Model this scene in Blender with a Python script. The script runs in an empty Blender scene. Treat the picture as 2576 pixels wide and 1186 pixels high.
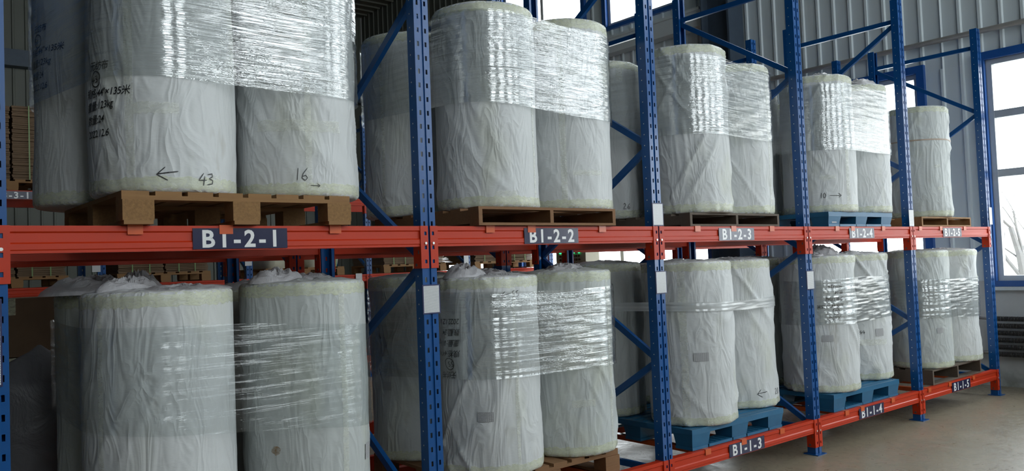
import bpy, math, random
import numpy as np
from mathutils import Vector, Matrix

S = bpy.context.scene
COL = S.collection
PI = math.pi
random.seed(7)

# ------------------------------------------------------------------ camera
YAW, PIT, ROL, FPX = 0.6861, 0.0373, -0.0386, 2057.1
fw = Vector((math.sin(YAW)*math.cos(PIT), math.cos(YAW)*math.cos(PIT), math.sin(PIT)))
rt = fw.cross(Vector((0, 0, 1))).normalized()
up = rt.cross(fw)
cr = rt*math.cos(ROL) + up*math.sin(ROL)
cu = -rt*math.sin(ROL) + up*math.cos(ROL)
cam = bpy.data.cameras.new('camera')
cam.sensor_width = 36.0
cam.lens = FPX*36.0/2576.0
cam.clip_end = 200
cam_o = bpy.data.objects.new('camera', cam)
COL.objects.link(cam_o)
M = Matrix((cr, cu, -fw)).transposed().to_4x4()
M.translation = Vector((-2.2171, -3.3488, 1.4909))
cam_o.matrix_world = M
S.camera = cam_o

# ------------------------------------------------------------------ sky, exposure
SKY = 8.2
w = bpy.data.worlds.new('overcast_sky')
S.world = w
w.use_nodes = True
bg = w.node_tree.nodes['Background']
bg.inputs[0].default_value = (0.93, 0.97, 1.0, 1)
bg.inputs[1].default_value = SKY
S.view_settings.view_transform = 'Standard'
S.view_settings.look = 'None'
S.view_settings.gamma = 1
S.view_settings.use_curve_mapping = False
S.view_settings.exposure = 0.0
S.cycles.max_bounces = 5
S.cycles.diffuse_bounces = 3
S.cycles.glossy_bounces = 2
S.cycles.transparent_max_bounces = 10
S.cycles.caustics_reflective = False
S.cycles.caustics_refractive = False
S.cycles.use_adaptive_sampling = True
S.cycles.adaptive_threshold = 0.05

# hall dimensions
XR, XL, YF, YB, ZC = 7.4, -9.6, -7.6, 13.8, 7.54
LOW_WIN = [(-6.9, -2.95), (-2.25, 0.18), (0.9, 2.4), (3.94, 8.1), (9.2, 11.0)]
UP_WIN = [(-6.9, -2.95), (-2.25, 0.18), (0.9, 2.35), (4.3, 5.75), (6.32, 8.4)]  # out-of-view ones towards the front are added for lighting
LZ0, LZ1, UZ0, UZ1 = 1.13, 3.53, 5.3, 6.95
FRONT_WIN = [(-2.9 + 2.65*i, -2.9 + 2.65*i + 1.5) for i in range(4)]

def portal(name, c, sx, sy, rot):
    l = bpy.data.lights.new(name, 'AREA')
    l.shape = 'RECTANGLE'
    l.size, l.size_y = sx, sy
    l.cycles.is_portal = True
    o = bpy.data.objects.new(name, l)
    o.location = c
    o.rotation_euler = rot
    COL.objects.link(o)
for a, b in LOW_WIN:
    portal('window_daylight', (XR+0.06, (a+b)/2, (LZ0+LZ1)/2), LZ1-LZ0, b-a, (0, PI/2, 0))
for a, b in UP_WIN:
    portal('window_daylight', (XR+0.06, (a+b)/2, (UZ0+UZ1)/2), UZ1-UZ0, b-a, (0, PI/2, 0))
for a, b in FRONT_WIN:
    portal('window_daylight', ((a+b)/2, YF-0.06, 4.85), b-a, 4.3, (PI/2, 0, 0))

# ------------------------------------------------------------------ material helpers
class NT:
    def __init__(s, name):
        s.m = bpy.data.materials.new(name)
        s.m.use_nodes = True
        s.t = s.m.node_tree
        s.p = s.t.nodes['Principled BSDF']
        s.out = s.t.nodes['Material Output']
    def n(s, typ, **kw):
        nd = s.t.nodes.new(typ)
        for k, v in kw.items():
            if k[0] == 'i' and k[1:].isdigit():
                nd.inputs[int(k[1:])].default_value = v
            else:
                setattr(nd, k, v)
        return nd
    def l(s, a, b):
        s.t.links.new(a, b)
    def coord(s, kind='Object', scale=(1, 1, 1), rand=0.0, rot=(0, 0, 0)):
        tc = s.n('ShaderNodeTexCoord')
        mp = s.n('ShaderNodeMapping')
        mp.inputs['Scale'].default_value = scale
        mp.inputs['Rotation'].default_value = rot
        s.l(tc.outputs[kind], mp.inputs['Vector'])
        if rand:
            oi = s.n('ShaderNodeObjectInfo')
            mu = s.n('ShaderNodeMath', operation='MULTIPLY', i1=rand)
            s.l(oi.outputs['Random'], mu.inputs[0])
            cb = s.n('ShaderNodeCombineXYZ')
            for i in range(3):
                s.l(mu.outputs[0], cb.inputs[i])
            s.l(cb.outputs[0], mp.inputs['Location'])
        return mp.outputs[0]
    def noise(s, vec, scale, detail=3, rough=0.55, dist=0.0):
        nd = s.n('ShaderNodeTexNoise')
        nd.inputs['Scale'].default_value = scale
        nd.inputs['Detail'].default_value = detail
        nd.inputs['Roughness'].default_value = rough
        nd.inputs['Distortion'].default_value = dist
        s.l(vec, nd.inputs['Vector'])
        return nd.outputs[0]
    def ramp(s, fac, stops):
        r = s.n('ShaderNodeValToRGB')
        e = r.color_ramp.elements
        while len(e) < len(stops):
            e.new(0.5)
        for q, (p, c) in zip(e, stops):
            q.position = p
            q.color = (c, c, c, 1) if isinstance(c, (int, float)) else tuple(c) + (1,)
        s.l(fac, r.inputs[0])
        return r.outputs[0]
    def mix(s, fac, a, b, blend='MIX'):
        m = s.n('ShaderNodeMix', data_type='RGBA', blend_type=blend)
        for sock, v in ((m.inputs[0], fac), (m.inputs[6], a), (m.inputs[7], b)):
            if isinstance(v, (int, float)):
                sock.default_value = v
            elif isinstance(v, tuple):
                sock.default_value = v + (1,) if len(v) == 3 else v
            else:
                s.l(v, sock)
        return m.outputs[2]
    def math(s, op, a, b=None):
        m = s.n('ShaderNodeMath', operation=op)
        for i, v in enumerate((a, b)):
            if v is None:
                continue
            if isinstance(v, (int, float)):
                m.inputs[i].default_value = v
            else:
                s.l(v, m.inputs[i])
        return m.outputs[0]
    def bump(s, h, strength=0.3, dist=0.01, prev=None):
        b = s.n('ShaderNodeBump')
        b.inputs['Strength'].default_value = strength
        b.inputs['Distance'].default_value = dist
        s.l(h, b.inputs['Height'])
        if prev is not None:
            s.l(prev, b.inputs['Normal'])
        return b.outputs[0]
    def setp(s, **kw):
        names = dict(col='Base Color', rough='Roughness', metal='Metallic', normal='Normal', alpha='Alpha',
                     coat='Coat Weight', coatr='Coat Roughness', spec='Specular IOR Level', trans='Transmission Weight',
                     emit='Emission Color', emits='Emission Strength')
        for k, v in kw.items():
            so = s.p.inputs[names[k]]
            if isinstance(v, (int, float)):
                so.default_value = v
            elif isinstance(v, tuple):
                so.default_value = v + (1,) if len(v) == 3 else v
            else:
                s.l(v, so)
        return s.m

def paint(name, col, rough=0.3, wear=0.15, coat=0.3):
    t = NT(name)
    c = t.coord('Object')
    n = t.noise(c, 9, 5, 0.65)
    base = t.mix(t.ramp(n, [(0.35, 0.0), (0.75, wear)]), col, tuple(min(1, x*0.45+0.02) for x in col))
    h = t.noise(c, 60, 2)
    return t.setp(col=base, rough=rough, spec=0.35, coat=coat, coatr=0.15, normal=t.bump(h, 0.04, 0.002))

def plain(name, col, rough=0.6, metal=0.0, var=0.2, scale=12, bump=0.1):
    t = NT(name)
    c = t.coord('Object', rand=5)
    n = t.noise(c, scale, 4, 0.6)
    base = t.mix(n, tuple(x*(1-var) for x in col), tuple(min(1, x*(1+var)) for x in col))
    return t.setp(col=base, rough=rough, metal=metal, normal=t.bump(n, bump, 0.005))

MAT = {}
MAT['blue'] = paint('blue_rack_paint', (0.004, 0.075, 0.265), 0.28)
MAT['blue_trim'] = paint('blue_window_trim_paint', (0.015, 0.09, 0.33), 0.35)
MAT['orange'] = paint('orange_red_beam_paint', (0.50, 0.030, 0.003), 0.42, 0.12, 0.0)
MAT['clip'] = paint('orange_clip_paint', (0.62, 0.10, 0.02), 0.4)
MAT['zinc_lit_hole'] = plain('zinc_bolt_lit_hole', (0.75, 0.75, 0.72), 0.3, 0.6)
MAT['navy'] = plain('navy_sign_face', (0.012, 0.014, 0.055), 0.22, var=0.1, bump=0.05)
MAT['sign_white'] = plain('white_sign_lettering', (0.78, 0.78, 0.78), 0.3, var=0.05, bump=0.0)
MAT['ink'] = plain('black_marker_ink', (0.012, 0.012, 0.014), 0.5, var=0.1, bump=0.0)
MAT['dark_frame'] = plain('dark_blue_card_frame', (0.015, 0.02, 0.09), 0.4)
MAT['aluminium'] = plain('grey_aluminium_frame', (0.55, 0.58, 0.6), 0.4, 0.3, 0.1)
MAT['white_frame'] = plain('white_plastic_frame', (0.75, 0.77, 0.78), 0.4, 0, 0.06)
MAT['steel_dark'] = plain('dark_slate_column_paint', (0.06, 0.085, 0.12), 0.5)
MAT['pipe'] = plain('grey_conduit', (0.32, 0.31, 0.30), 0.35, 0.5)
MAT['radiator'] = plain('dark_grey_radiator_iron', (0.09, 0.085, 0.085), 0.5, 0.3)
MAT['cardboard'] = plain('brown_cardboard', (0.16, 0.10, 0.055), 0.8, 0, 0.25, 6)
MAT['bark'] = plain('grey_bark', (0.15, 0.145, 0.14), 0.9, 0, 0.2)  # even grey with slight random variation
MAT['render'] = plain('pale_house_render', (0.72, 0.70, 0.68), 0.9, 0, 0.06)
MAT['ground_out'] = plain('pale_yard_ground', (0.45, 0.44, 0.42), 0.9, 0, 0.15, 2)
t = NT('rusty_brown_stain'); MAT['rust'] = t.setp(col=(0.30, 0.17, 0.06), rough=0.7, alpha=t.ramp(t.noise(t.coord('Object'), 60, 4, 0.7), [(0.35, 0.15), (0.65, 0.8)]))
MAT['strap'] = plain('tan_packing_strap', (0.38, 0.29, 0.22), 0.45)
MAT['green_strap'] = plain('green_packing_strap', (0.20, 0.32, 0.12), 0.45)
MAT['bale'] = plain('pale_yellow_bale_film', (0.60, 0.58, 0.46), 0.3, 0, 0.25, 5, 0.4)
MAT['cabinet'] = plain('beige_cabinet_paint', (0.33, 0.30, 0.22), 0.45, 0, 0.08)
MAT['lamp_off'] = plain('dark_indicator_lens', (0.05, 0.012, 0.01), 0.2)
t = NT('green_indicator_lamp'); MAT['lamp_on'] = t.setp(col=(0.0, 0.3, 0.1), emit=(0.02, 1.0, 0.25), emits=3.0)

def wood(name, a, b, rough=0.75):
    t = NT(name)
    c = t.coord('Object', (2, 2, 2), rand=9)
    n = t.noise(c, 3, 6, 0.7, 0.6)
    c2 = t.coord('Object', (1.5, 40, 40), rand=4)
    g = t.noise(c2, 2, 3)
    base = t.mix(t.math('MULTIPLY', n, g), a, b)
    return t.setp(col=base, rough=rough, normal=t.bump(g, 0.25, 0.004))
MAT['wood'] = wood('new_pine_board', (0.31, 0.165, 0.06), (0.11, 0.05, 0.017))
MAT['wood_brown'] = wood('brown_board', (0.24, 0.12, 0.05), (0.09, 0.04, 0.016))
MAT['wood_dark'] = wood('weathered_dark_board', (0.13, 0.10, 0.075), (0.04, 0.03, 0.022))
t = NT('chipboard_block')
c = t.coord('Object', rand=3)
n = t.noise(c, 90, 3, 0.7)
MAT['chip'] = t.setp(col=t.mix(n, (0.36, 0.20, 0.075), (0.13, 0.065, 0.025)), rough=0.85, normal=t.bump(n, 0.3, 0.004))
MAT['plastic_blue'] = plain('blue_plastic_pallet', (0.015, 0.12, 0.24), 0.42, 0, 0.25, 8, 0.08)

# woven sack wrapping of the rolls
def sack(name, col):
    t = NT(name)
    c = t.coord('Object', (1, 1, 1), rand=40)
    big = t.noise(c, 2.2, 2, 0.6)
    base = t.mix(big, tuple(x*0.86 for x in col), tuple(min(1, x*1.1) for x in col))
    oi = t.n('ShaderNodeObjectInfo')
    yel = t.noise(t.coord('Object', (1, 1, 0.6), rand=25), 3.1, 2, 0.6)
    base = t.mix(t.ramp(yel, [(0.56, 0.0), (0.78, 0.42)]), base, (0.47, 0.49, 0.33))
    dirt = t.noise(t.coord('Object', (3, 3, 1.2), rand=13), 2.3, 3, 0.7)
    base = t.mix(t.ramp(dirt, [(0.63, 0.0), (0.82, 0.5)]), base, (0.26, 0.22, 0.15))
    f1 = t.noise(t.coord('Object', (7, 7, 2.2), rand=17, rot=(0.25, 0.2, 0)), 1.3, 2, 0.5, 1.4)
    f1 = t.ramp(f1, [(0.30, 0.0), (0.5, 1.0), (0.7, 0.1)])
    f2 = t.noise(t.coord('Object', (9, 9, 16), rand=23), 1.6, 2, 0.6, 1.0)
    wv = t.noise(t.coord('Object', (60, 60, 320)), 1.0, 1)
    nb = t.bump(f1, 0.33, 0.014)
    nb = t.bump(f2, 0.14, 0.008, nb)
    nb = t.bump(wv, 0.12, 0.002, nb)
    return t.setp(col=base, rough=0.5, spec=0.4, normal=nb)
MAT['sack'] = sack('white_woven_sack', (0.62, 0.64, 0.645))
MAT['sack_b'] = sack('grey_woven_sack', (0.50, 0.53, 0.525))

def tape(name, col, alpha):
    t = NT(name)
    f = t.noise(t.coord('Object', (14, 14, 30), rand=11), 2.0, 4, 0.65, 0.8)
    f = t.ramp(f, [(0.35, 0.0), (0.62, 1.0)])
    a = t.math('ADD', t.math('MULTIPLY', f, 0.22), alpha)
    return t.setp(col=col, rough=0.16, alpha=a, spec=0.6, normal=t.bump(f, 0.22, 0.006))
MAT['tape'] = tape('yellowed_clear_tape', (0.80, 0.83, 0.58), 0.26)
MAT['seam_tape'] = tape('clear_seam_tape', (0.86, 0.88, 0.78), 0.16)

def film(name, glossy, haze, crease=1.0, streak_s=1.0):
    t = NT(name)
    uv = t.n('ShaderNodeTexCoord').outputs['UV']
    def mp(sc, rz=0.0):
        m = t.n('ShaderNodeMapping'); m.inputs['Scale'].default_value = sc; m.inputs['Rotation'].default_value = (0, 0, rz)
        t.l(uv, m.inputs[0]); return m.outputs[0]
    streak = t.noise(mp((1.8, 95, 1)), 1.0, 3, 0.62, 0.4)
    crump = t.noise(mp((14, 30, 1)), 1.0, 3, 0.62, 1.4)
    fold = t.ramp(t.noise(mp((9, 26, 1), 0.12), 1.0, 2, 0.6, 1.6), [(0.44, 0.0), (0.495, 1.0), (0.505, 1.0), (0.56, 0.0)])
    line = t.ramp(t.noise(mp((1.1, 60, 1), 0.03), 1.0, 2, 0.5, 0.3), [(0.46, 0.0), (0.5, 1.0), (0.54, 0.0)])
    zone = t.ramp(t.noise(mp((2.0, 2.6, 1)), 1.3, 2), [(0.38, 0.0), (0.62, 1.0)])
    h = t.math('ADD', t.math('MULTIPLY', streak, 0.9*streak_s), t.math('MULTIPLY', line, 0.12))
    h = t.math('ADD', h, t.math('MULTIPLY', t.math('ADD', crump, t.math('MULTIPLY', fold, 0.22)), t.math('MULTIPLY', zone, crease)))
    nb = t.bump(h, 0.27, 0.010)
    gl = t.n('ShaderNodeBsdfGlossy'); gl.inputs['Color'].default_value = (1, 1, 1, 1); gl.inputs['Roughness'].default_value = 0.05
    t.l(nb, gl.inputs['Normal'])
    df = t.n('ShaderNodeBsdfDiffuse'); df.inputs['Color'].default_value = (0.78, 0.8, 0.8, 1)
    t.l(nb, df.inputs['Normal'])
    tr = t.n('ShaderNodeBsdfTransparent'); tr.inputs['Color'].default_value = (0.91, 0.93, 0.93, 1)
    lw = t.n('ShaderNodeLayerWeight'); lw.inputs['Blend'].default_value = 0.5
    t.l(nb, lw.inputs['Normal'])
    g = t.math('MINIMUM', t.math('ADD', t.math('MULTIPLY', t.math('POWER', lw.outputs['Facing'], 4.0), 0.55), glossy), 0.8)
    m1 = t.n('ShaderNodeMixShader'); m1.inputs[0].default_value = haze
    t.l(tr.outputs[0], m1.inputs[1]); t.l(df.outputs[0], m1.inputs[2])
    m2 = t.n('ShaderNodeMixShader')
    t.l(g, m2.inputs[0]); t.l(m1.outputs[0], m2.inputs[1]); t.l(gl.outputs[0], m2.inputs[2])
    t.l(m2.outputs[0], t.out.inputs[0])
    t.t.nodes.remove(t.p)
    return t.m
MAT['film'] = film('clear_stretch_film', 0.20, 0.015, 0.7, 1.2)
MAT['film_low'] = film('thin_stretch_film', 0.06, 0.02, 0.35, 0.9)
MAT['film_band'] = film('gathered_stretch_film', 0.10, 0.45)

t = NT('crumpled_plastic_bag')
c = t.coord('Object', rand=7)
n = t.noise(c, 18, 4, 0.6, 1.5)
MAT['bag'] = t.setp(col=t.mix(n, (0.36, 0.35, 0.36), (0.58, 0.58, 0.60)), rough=0.3, alpha=0.93, normal=t.bump(n, 0.5, 0.01))
t = NT('dark_grey_bag')
c = t.coord('Object', rand=7)
n = t.noise(c, 4, 4, 0.6, 1.5)
MAT['bag_dark'] = t.setp(col=t.mix(n, (0.10, 0.10, 0.11), (0.20, 0.20, 0.21)), rough=0.45, normal=t.bump(n, 0.6, 0.03))

t = NT('printed_card')
uv = t.n('ShaderNodeTexCoord').outputs['UV']
br = t.n('ShaderNodeTexBrick')
br.inputs['Scale'].default_value = 9; br.inputs['Mortar Size'].default_value = 0.03
br.inputs['Color1'].default_value = (0.74, 0.75, 0.76, 1); br.inputs['Color2'].default_value = (0.68, 0.69, 0.70, 1)
br.inputs['Mortar'].default_value = (0.22, 0.23, 0.25, 1)
t.l(uv, br.inputs['Vector'])
MAT['card'] = t.setp(col=br.outputs[0], rough=0.3)
t = NT('printed_roll_label')
uv = t.n('ShaderNodeTexCoord').outputs['UV']
br = t.n('ShaderNodeTexBrick')
br.inputs['Scale'].default_value = 4; br.inputs['Mortar Size'].default_value = 0.05; br.offset = 0.3
br.inputs['Color1'].default_value = (0.72, 0.73, 0.74, 1); br.inputs['Color2'].default_value = (0.58, 0.59, 0.60, 1)
br.inputs['Mortar'].default_value = (0.12, 0.12, 0.13, 1)
t.l(uv, br.inputs['Vector'])
MAT['label'] = t.setp(col=br.outputs[0], rough=0.5)

t = NT('worn_concrete_floor')
c = t.coord('Object')
a1 = t.noise(c, 0.9, 6, 0.65, 0.8)
a2 = t.noise(c, 6, 6, 0.7, 2.5)
base = t.mix(a1, (0.16, 0.132, 0.09), (0.33, 0.28, 0.20))
base = t.mix(t.ramp(a2, [(0.5, 0.0), (0.62, 0.45), (0.7, 0.0)]), base, (0.13, 0.12, 0.08))
base = t.mix(t.ramp(t.noise(c, 2.1, 4, 0.6, 3), [(0.58, 0.0), (0.75, 0.35)]), base, (0.36, 0.25, 0.20))
MAT['floor'] = t.setp(col=base, rough=t.ramp(a2, [(0.3, 0.22), (0.7, 0.5)]), normal=t.bump(a2, 0.08, 0.01))

t = NT('white_plaster')
c = t.coord('Object')
n = t.noise(c, 2.5, 6, 0.7)
tc = t.n('ShaderNodeTexCoord'); sp = t.n('ShaderNodeSeparateXYZ'); t.l(tc.outputs['Object'], sp.inputs[0])
low = t.ramp(sp.outputs[2], [(0.05, 0.75), (0.26, 0.0)])
dm = t.math('MULTIPLY', low, t.ramp(t.noise(c, 5, 4), [(0.35, 0.0), (0.65, 1.0)]))
base = t.mix(t.ramp(n, [(0.4, 0.0), (0.75, 0.4)]), (0.52, 0.53, 0.53), (0.40, 0.40, 0.39))
MAT['plaster'] = t.setp(col=t.mix(dm, base, (0.16, 0.17, 0.14)), rough=0.75, normal=t.bump(n, 0.1, 0.01))
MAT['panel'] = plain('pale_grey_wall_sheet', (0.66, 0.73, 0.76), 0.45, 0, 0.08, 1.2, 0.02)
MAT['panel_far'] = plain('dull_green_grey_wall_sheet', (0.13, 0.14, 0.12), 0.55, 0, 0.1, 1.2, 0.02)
MAT['roof'] = plain('dull_roof_sheet', (0.17, 0.17, 0.14), 0.55, 0, 0.1, 1.2, 0.02)

t = NT('window_glass')
gl = t.n('ShaderNodeBsdfGlossy'); gl.inputs['Roughness'].default_value = 0.02
tr = t.n('ShaderNodeBsdfTransparent'); tr.inputs['Color'].default_value = (0.95, 0.97, 0.97, 1)
fr = t.n('ShaderNodeLayerWeight'); fr.inputs[0].default_value = 0.5
ff = t.math('ADD', t.math('MULTIPLY', t.math('POWER', fr.outputs['Facing'], 5.0), 0.7), 0.03)
mx = t.n('ShaderNodeMixShader'); t.l(ff, mx.inputs[0]); t.l(tr.outputs[0], mx.inputs[1]); t.l(gl.outputs[0], mx.inputs[2])
t.l(mx.outputs[0], t.out.inputs[0])
MAT['glass'] = t.m

# ------------------------------------------------------------------ mesh helpers
class MB:
    def __init__(s):
        s.v, s.f, s.mi, s.uv = [], [], [], None
    def box(s, x0, x1, y0, y1, z0, z1, m=0):
        b = len(s.v)
        s.v += [(x0, y0, z0), (x1, y0, z0), (x1, y1, z0), (x0, y1, z0), (x0, y0, z1), (x1, y0, z1), (x1, y1, z1), (x0, y1, z1)]
        for q in ((0, 3, 2, 1), (4, 5, 6, 7), (0, 1, 5, 4), (1, 2, 6, 5), (2, 3, 7, 6), (3, 0, 4, 7)):
            s.f.append(tuple(b+i for i in q)); s.mi.append(m)
        return s
    def frustum(s, x0, x1, y0, y1, z0, z1, t, m=0):
        s.box(x0, x1, y0, y1, z0, z1, m)
        b = len(s.v)-8
        for i, (dx, dy) in enumerate(((t, t), (-t, t), (-t, -t), (t, -t))):
            x, y, z = s.v[b+i]; s.v[b+i] = (x+dx, y+dy, z)
        return s
    def extrude(s, prof, axis, a0, a1, m=0):
        """closed profile of (p,q) swept along axis 'x' (p=y,q=z), 'y' (p=x,q=z) or 'z' (p=x,q=y)"""
        b = len(s.v); n = len(prof)
        for a in (a0, a1):
            for p, q in prof:
                s.v.append({'x': (a, p, q), 'y': (p, a, q), 'z': (p, q, a)}[axis])
        for i in range(n):
            j = (i+1) % n
            s.f.append((b+i, b+j, b+n+j, b+n+i)); s.mi.append(m)
        s.f.append(tuple(b+i for i in reversed(range(n)))); s.mi.append(m)
        s.f.append(tuple(b+n+i for i in range(n))); s.mi.append(m)
        return s
    def tube(s, pts, r, n=8, m=0, caps=True):
        pts = [Vector(p) for p in pts]
        rs = r if isinstance(r, (list, tuple)) else [r]*len(pts)
        b = len(s.v)
        for i, p in enumerate(pts):
            d = (pts[min(i+1, len(pts)-1)] - pts[max(i-1, 0)]).normalized()
            a = d.orthogonal().normalized() if abs(d.z) < 0.9 else Vector((1, 0, 0)).cross(d).normalized()
            if abs(d.z) < 0.9:
                a = d.cross(Vector((0, 0, 1))).normalized()
            c = d.cross(a)
            for k in range(n):
                an = 2*PI*k/n
                s.v.append(tuple(p + (a*math.cos(an) + c*math.sin(an))*rs[i]))
        for i in range(len(pts)-1):
            for k in range(n):
                k2 = (k+1) % n
                s.f.append((b+i*n+k, b+i*n+k2, b+(i+1)*n+k2, b+(i+1)*n+k)); s.mi.append(m)
        if caps:
            s.f.append(tuple(b+k for k in reversed(range(n)))); s.mi.append(m)
            s.f.append(tuple(b+(len(pts)-1)*n+k for k in range(n))); s.mi.append(m)
        return s
    def bar(s, p, q, wd, ht, side, m=0):
        """box bar from p to q; wd along side vector, ht along the third"""
        p, q, side = Vector(p), Vector(q), Vector(side).normalized()
        d = (q-p).normalized(); o = d.cross(side).normalized()
        b = len(s.v)
        for e in (p, q):
            for a, c in ((-1, -1), (1, -1), (1, 1), (-1, 1)):
                s.v.append(tuple(e + side*(a*wd/2) + o*(c*ht/2)))
        for f in ((0, 1, 2, 3), (7, 6, 5, 4), (0, 4, 5, 1), (1, 5, 6, 2), (2, 6, 7, 3), (3, 7, 4, 0)):
            s.f.append(tuple(b+i for i in f)); s.mi.append(m)
        return s
    def grid(s, P, closed_u=False, uv=None, m=0):
        """P: array [nu][nv][3]"""
        nu, nv = len(P), len(P[0]); b = len(s.v)
        s.v += [tuple(map(float, p)) for row in P for p in row]
        if uv is not None:
            s.uv = s.uv or {}
            for i in range(nu):
                for j in range(nv):
                    s.uv[b+i*nv+j] = (float(uv[i][j][0]), float(uv[i][j][1]))
        for i in range(nu if closed_u else nu-1):
            i2 = (i+1) % nu
            for j in range(nv-1):
                s.f.append((b+i*nv+j, b+i2*nv+j, b+i2*nv+j+1, b+i*nv+j+1)); s.mi.append(m)
        return s
    def mesh(s, name, mats, smooth=False):
        me = bpy.data.meshes.new(name)
        me.from_pydata(s.v, [], s.f)
        for mt in mats:
            me.materials.append(MAT[mt])
        me.polygons.foreach_set('material_index', s.mi)
        if smooth:
            me.polygons.foreach_set('use_smooth', [True]*len(s.f))
        if s.uv:
            ul = me.uv_layers.new(name='UVMap')
            ids = np.zeros(len(me.loops), dtype=np.int32); me.loops.foreach_get('vertex_index', ids)
            arr = np.array([s.uv.get(int(i), (0, 0)) for i in ids], dtype=np.float32).ravel()
            ul.data.foreach_set('uv', arr)
        me.update()
        return me
    def build(s, name, mats, parent=None, smooth=False, loc=None):
        if isinstance(mats, str):
            mats = [mats]
        return link(name, s.mesh(name, mats, smooth), parent, loc)

def link(name, me, parent=None, loc=None, rot=None):
    o = bpy.data.objects.new(name, me)
    COL.objects.link(o)
    if parent is not None:
        o.parent = parent
    if loc is not None:
        o.location = loc
    if rot is not None:
        o.rotation_euler = rot
    return o

def tag(o, label=None, cat=None, group=None, kind=None):
    if label: o['label'] = label
    if cat: o['category'] = cat
    if group: o['group'] = group
    if kind: o['kind'] = kind
    return o
def thing(name, label, cat, loc=(0, 0, 0), group=None, rotz=0):
    o = bpy.data.objects.new(name, None)
    o.empty_display_size = 0.1
    COL.objects.link(o)
    o.location = loc; o.rotation_euler = (0, 0, rotz)
    return tag(o, label, cat, group)
def structure(name, parent=None):
    o = bpy.data.objects.new(name, None); COL.objects.link(o); o['kind'] = 'structure'
    return o

# numpy value noise, periodic in u
_tab = {}
def vn(u, v, pu, seed):
    key = (pu, seed)
    if key not in _tab:
        _tab[key] = np.random.RandomState(seed*131+pu).rand(pu, 128)
    T = _tab[key]
    u = np.asarray(u, float); v = np.asarray(v, float) + 40.0
    iu = np.floor(u).astype(int); iv = np.floor(v).astype(int)
    fu = u-iu; fv = v-iv
    fu = fu*fu*(3-2*fu); fv = fv*fv*(3-2*fv)
    a = T[iu % pu, iv % 128]; b = T[(iu+1) % pu, iv % 128]
    c = T[iu % pu, (iv+1) % 128]; d = T[(iu+1) % pu, (iv+1) % 128]
    return (a*(1-fu)+b*fu)*(1-fv) + (c*(1-fu)+d*fu)*fv
def ridge(n, p=3):
    return np.power(1-np.abs(2*n-1), p)

# ================================================================== THE HALL
fl = MB().box(XL, XR, YF, YB, -0.2, 0.0).build('floor', 'floor'); fl['kind'] = 'structure'
ce = structure('ceiling')
def corr(axis, a0, a1, c0, c1, base, sign, pitch=0.21, d=0.022):
    """ribbed sheet: a = across ribs, c = along ribs, base plane value"""
    m = MB()
    pts = [(a0, 0)]
    k = math.ceil(a0/pitch - 1e-6)
    while k*pitch < a1:
        a = k*pitch
        for da, h in ((-0.026, 0), (-0.014, d), (0.014, d), (0.026, 0)):
            if a0 < a+da < a1: pts.append((a+da, h))
        k += 1
    pts.append((a1, 0))
    th = 0.006
    prof = [(a, base+sign*(h+th)) for a, h in pts] + [(a1, base), (a0, base)]
    if axis == 'wallx':      # plane x=const, ribs vertical
        m.extrude([(q, p) for p, q in prof], 'z', c0, c1)
    elif axis == 'wally':
        m.extrude([(p, q) for p, q in prof], 'z', c0, c1)
    else:                    # roof: ribs along x, across y
        m.extrude(prof, 'x', c0, c1)
    return m
for i in range(11):
    y0 = YF + (YB-YF)*i/11; y1 = YF + (YB-YF)*(i+1)/11
    corr('roof', y0, y1, XL, XR, ZC+0.03, -1, 0.3, 0.03).build('roof_panel', 'roof', ce)
for k, x in enumerate((-7.0, -1.5, 4.2)):
    b = MB().box(x-0.09, x+0.09, YF+0.05, YB-0.05, 7.12, 7.14).box(x-0.006, x+0.006, YF+0.05, YB-0.05, 7.14, 7.44).box(x-0.09, x+0.09, YF+0.05, YB-0.05, 7.44, 7.46)
    o = b.build('trim_%d' % (k+1), 'steel_dark'); o['kind'] = 'structure'

def subtract(a, b, holes):
    out, c = [], a
    for h0, h1 in sorted(holes):
        if h0 > c: out.append((c, min(h0, b)))
        c = max(c, h1)
    if c < b: out.append((c, b))
    return [(p, q) for p, q in out if q-p > 0.01]
def chop(a, b, wd=0.84):
    n = math.ceil((b-a)/wd - 1e-6)
    return [(a+(b-a)*i/n, a+(b-a)*(i+1)/n) for i in range(n)]

# end wall with the windows (plane x = XR)
wr = MB().box(XR, XR+0.24, YF, YB, -0.2, LZ0).build('wall_right', 'plaster'); wr['kind'] = 'structure'
# a thin sheet lining, panel by panel
for z0, z1, holes in ((LZ0, LZ1, LOW_WIN), (LZ1, UZ0, []), (UZ0, UZ1, UP_WIN), (UZ1, ZC+0.05, [])):
    for a, b in subtract(YF, YB, holes):
        for p, q in chop(a, b):
            corr('wallx', p, q, z0, z1, XR+0.03, -1).build('wall_panel', 'panel' if q < 9 else 'panel_far', wr)  # far panels: duller greenish sheet, also darkened to carry that end's shade
        MB().box(XR+0.03, XR+0.2, a, b, z0, z1).build('wall_core', 'plaster', wr)
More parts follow.
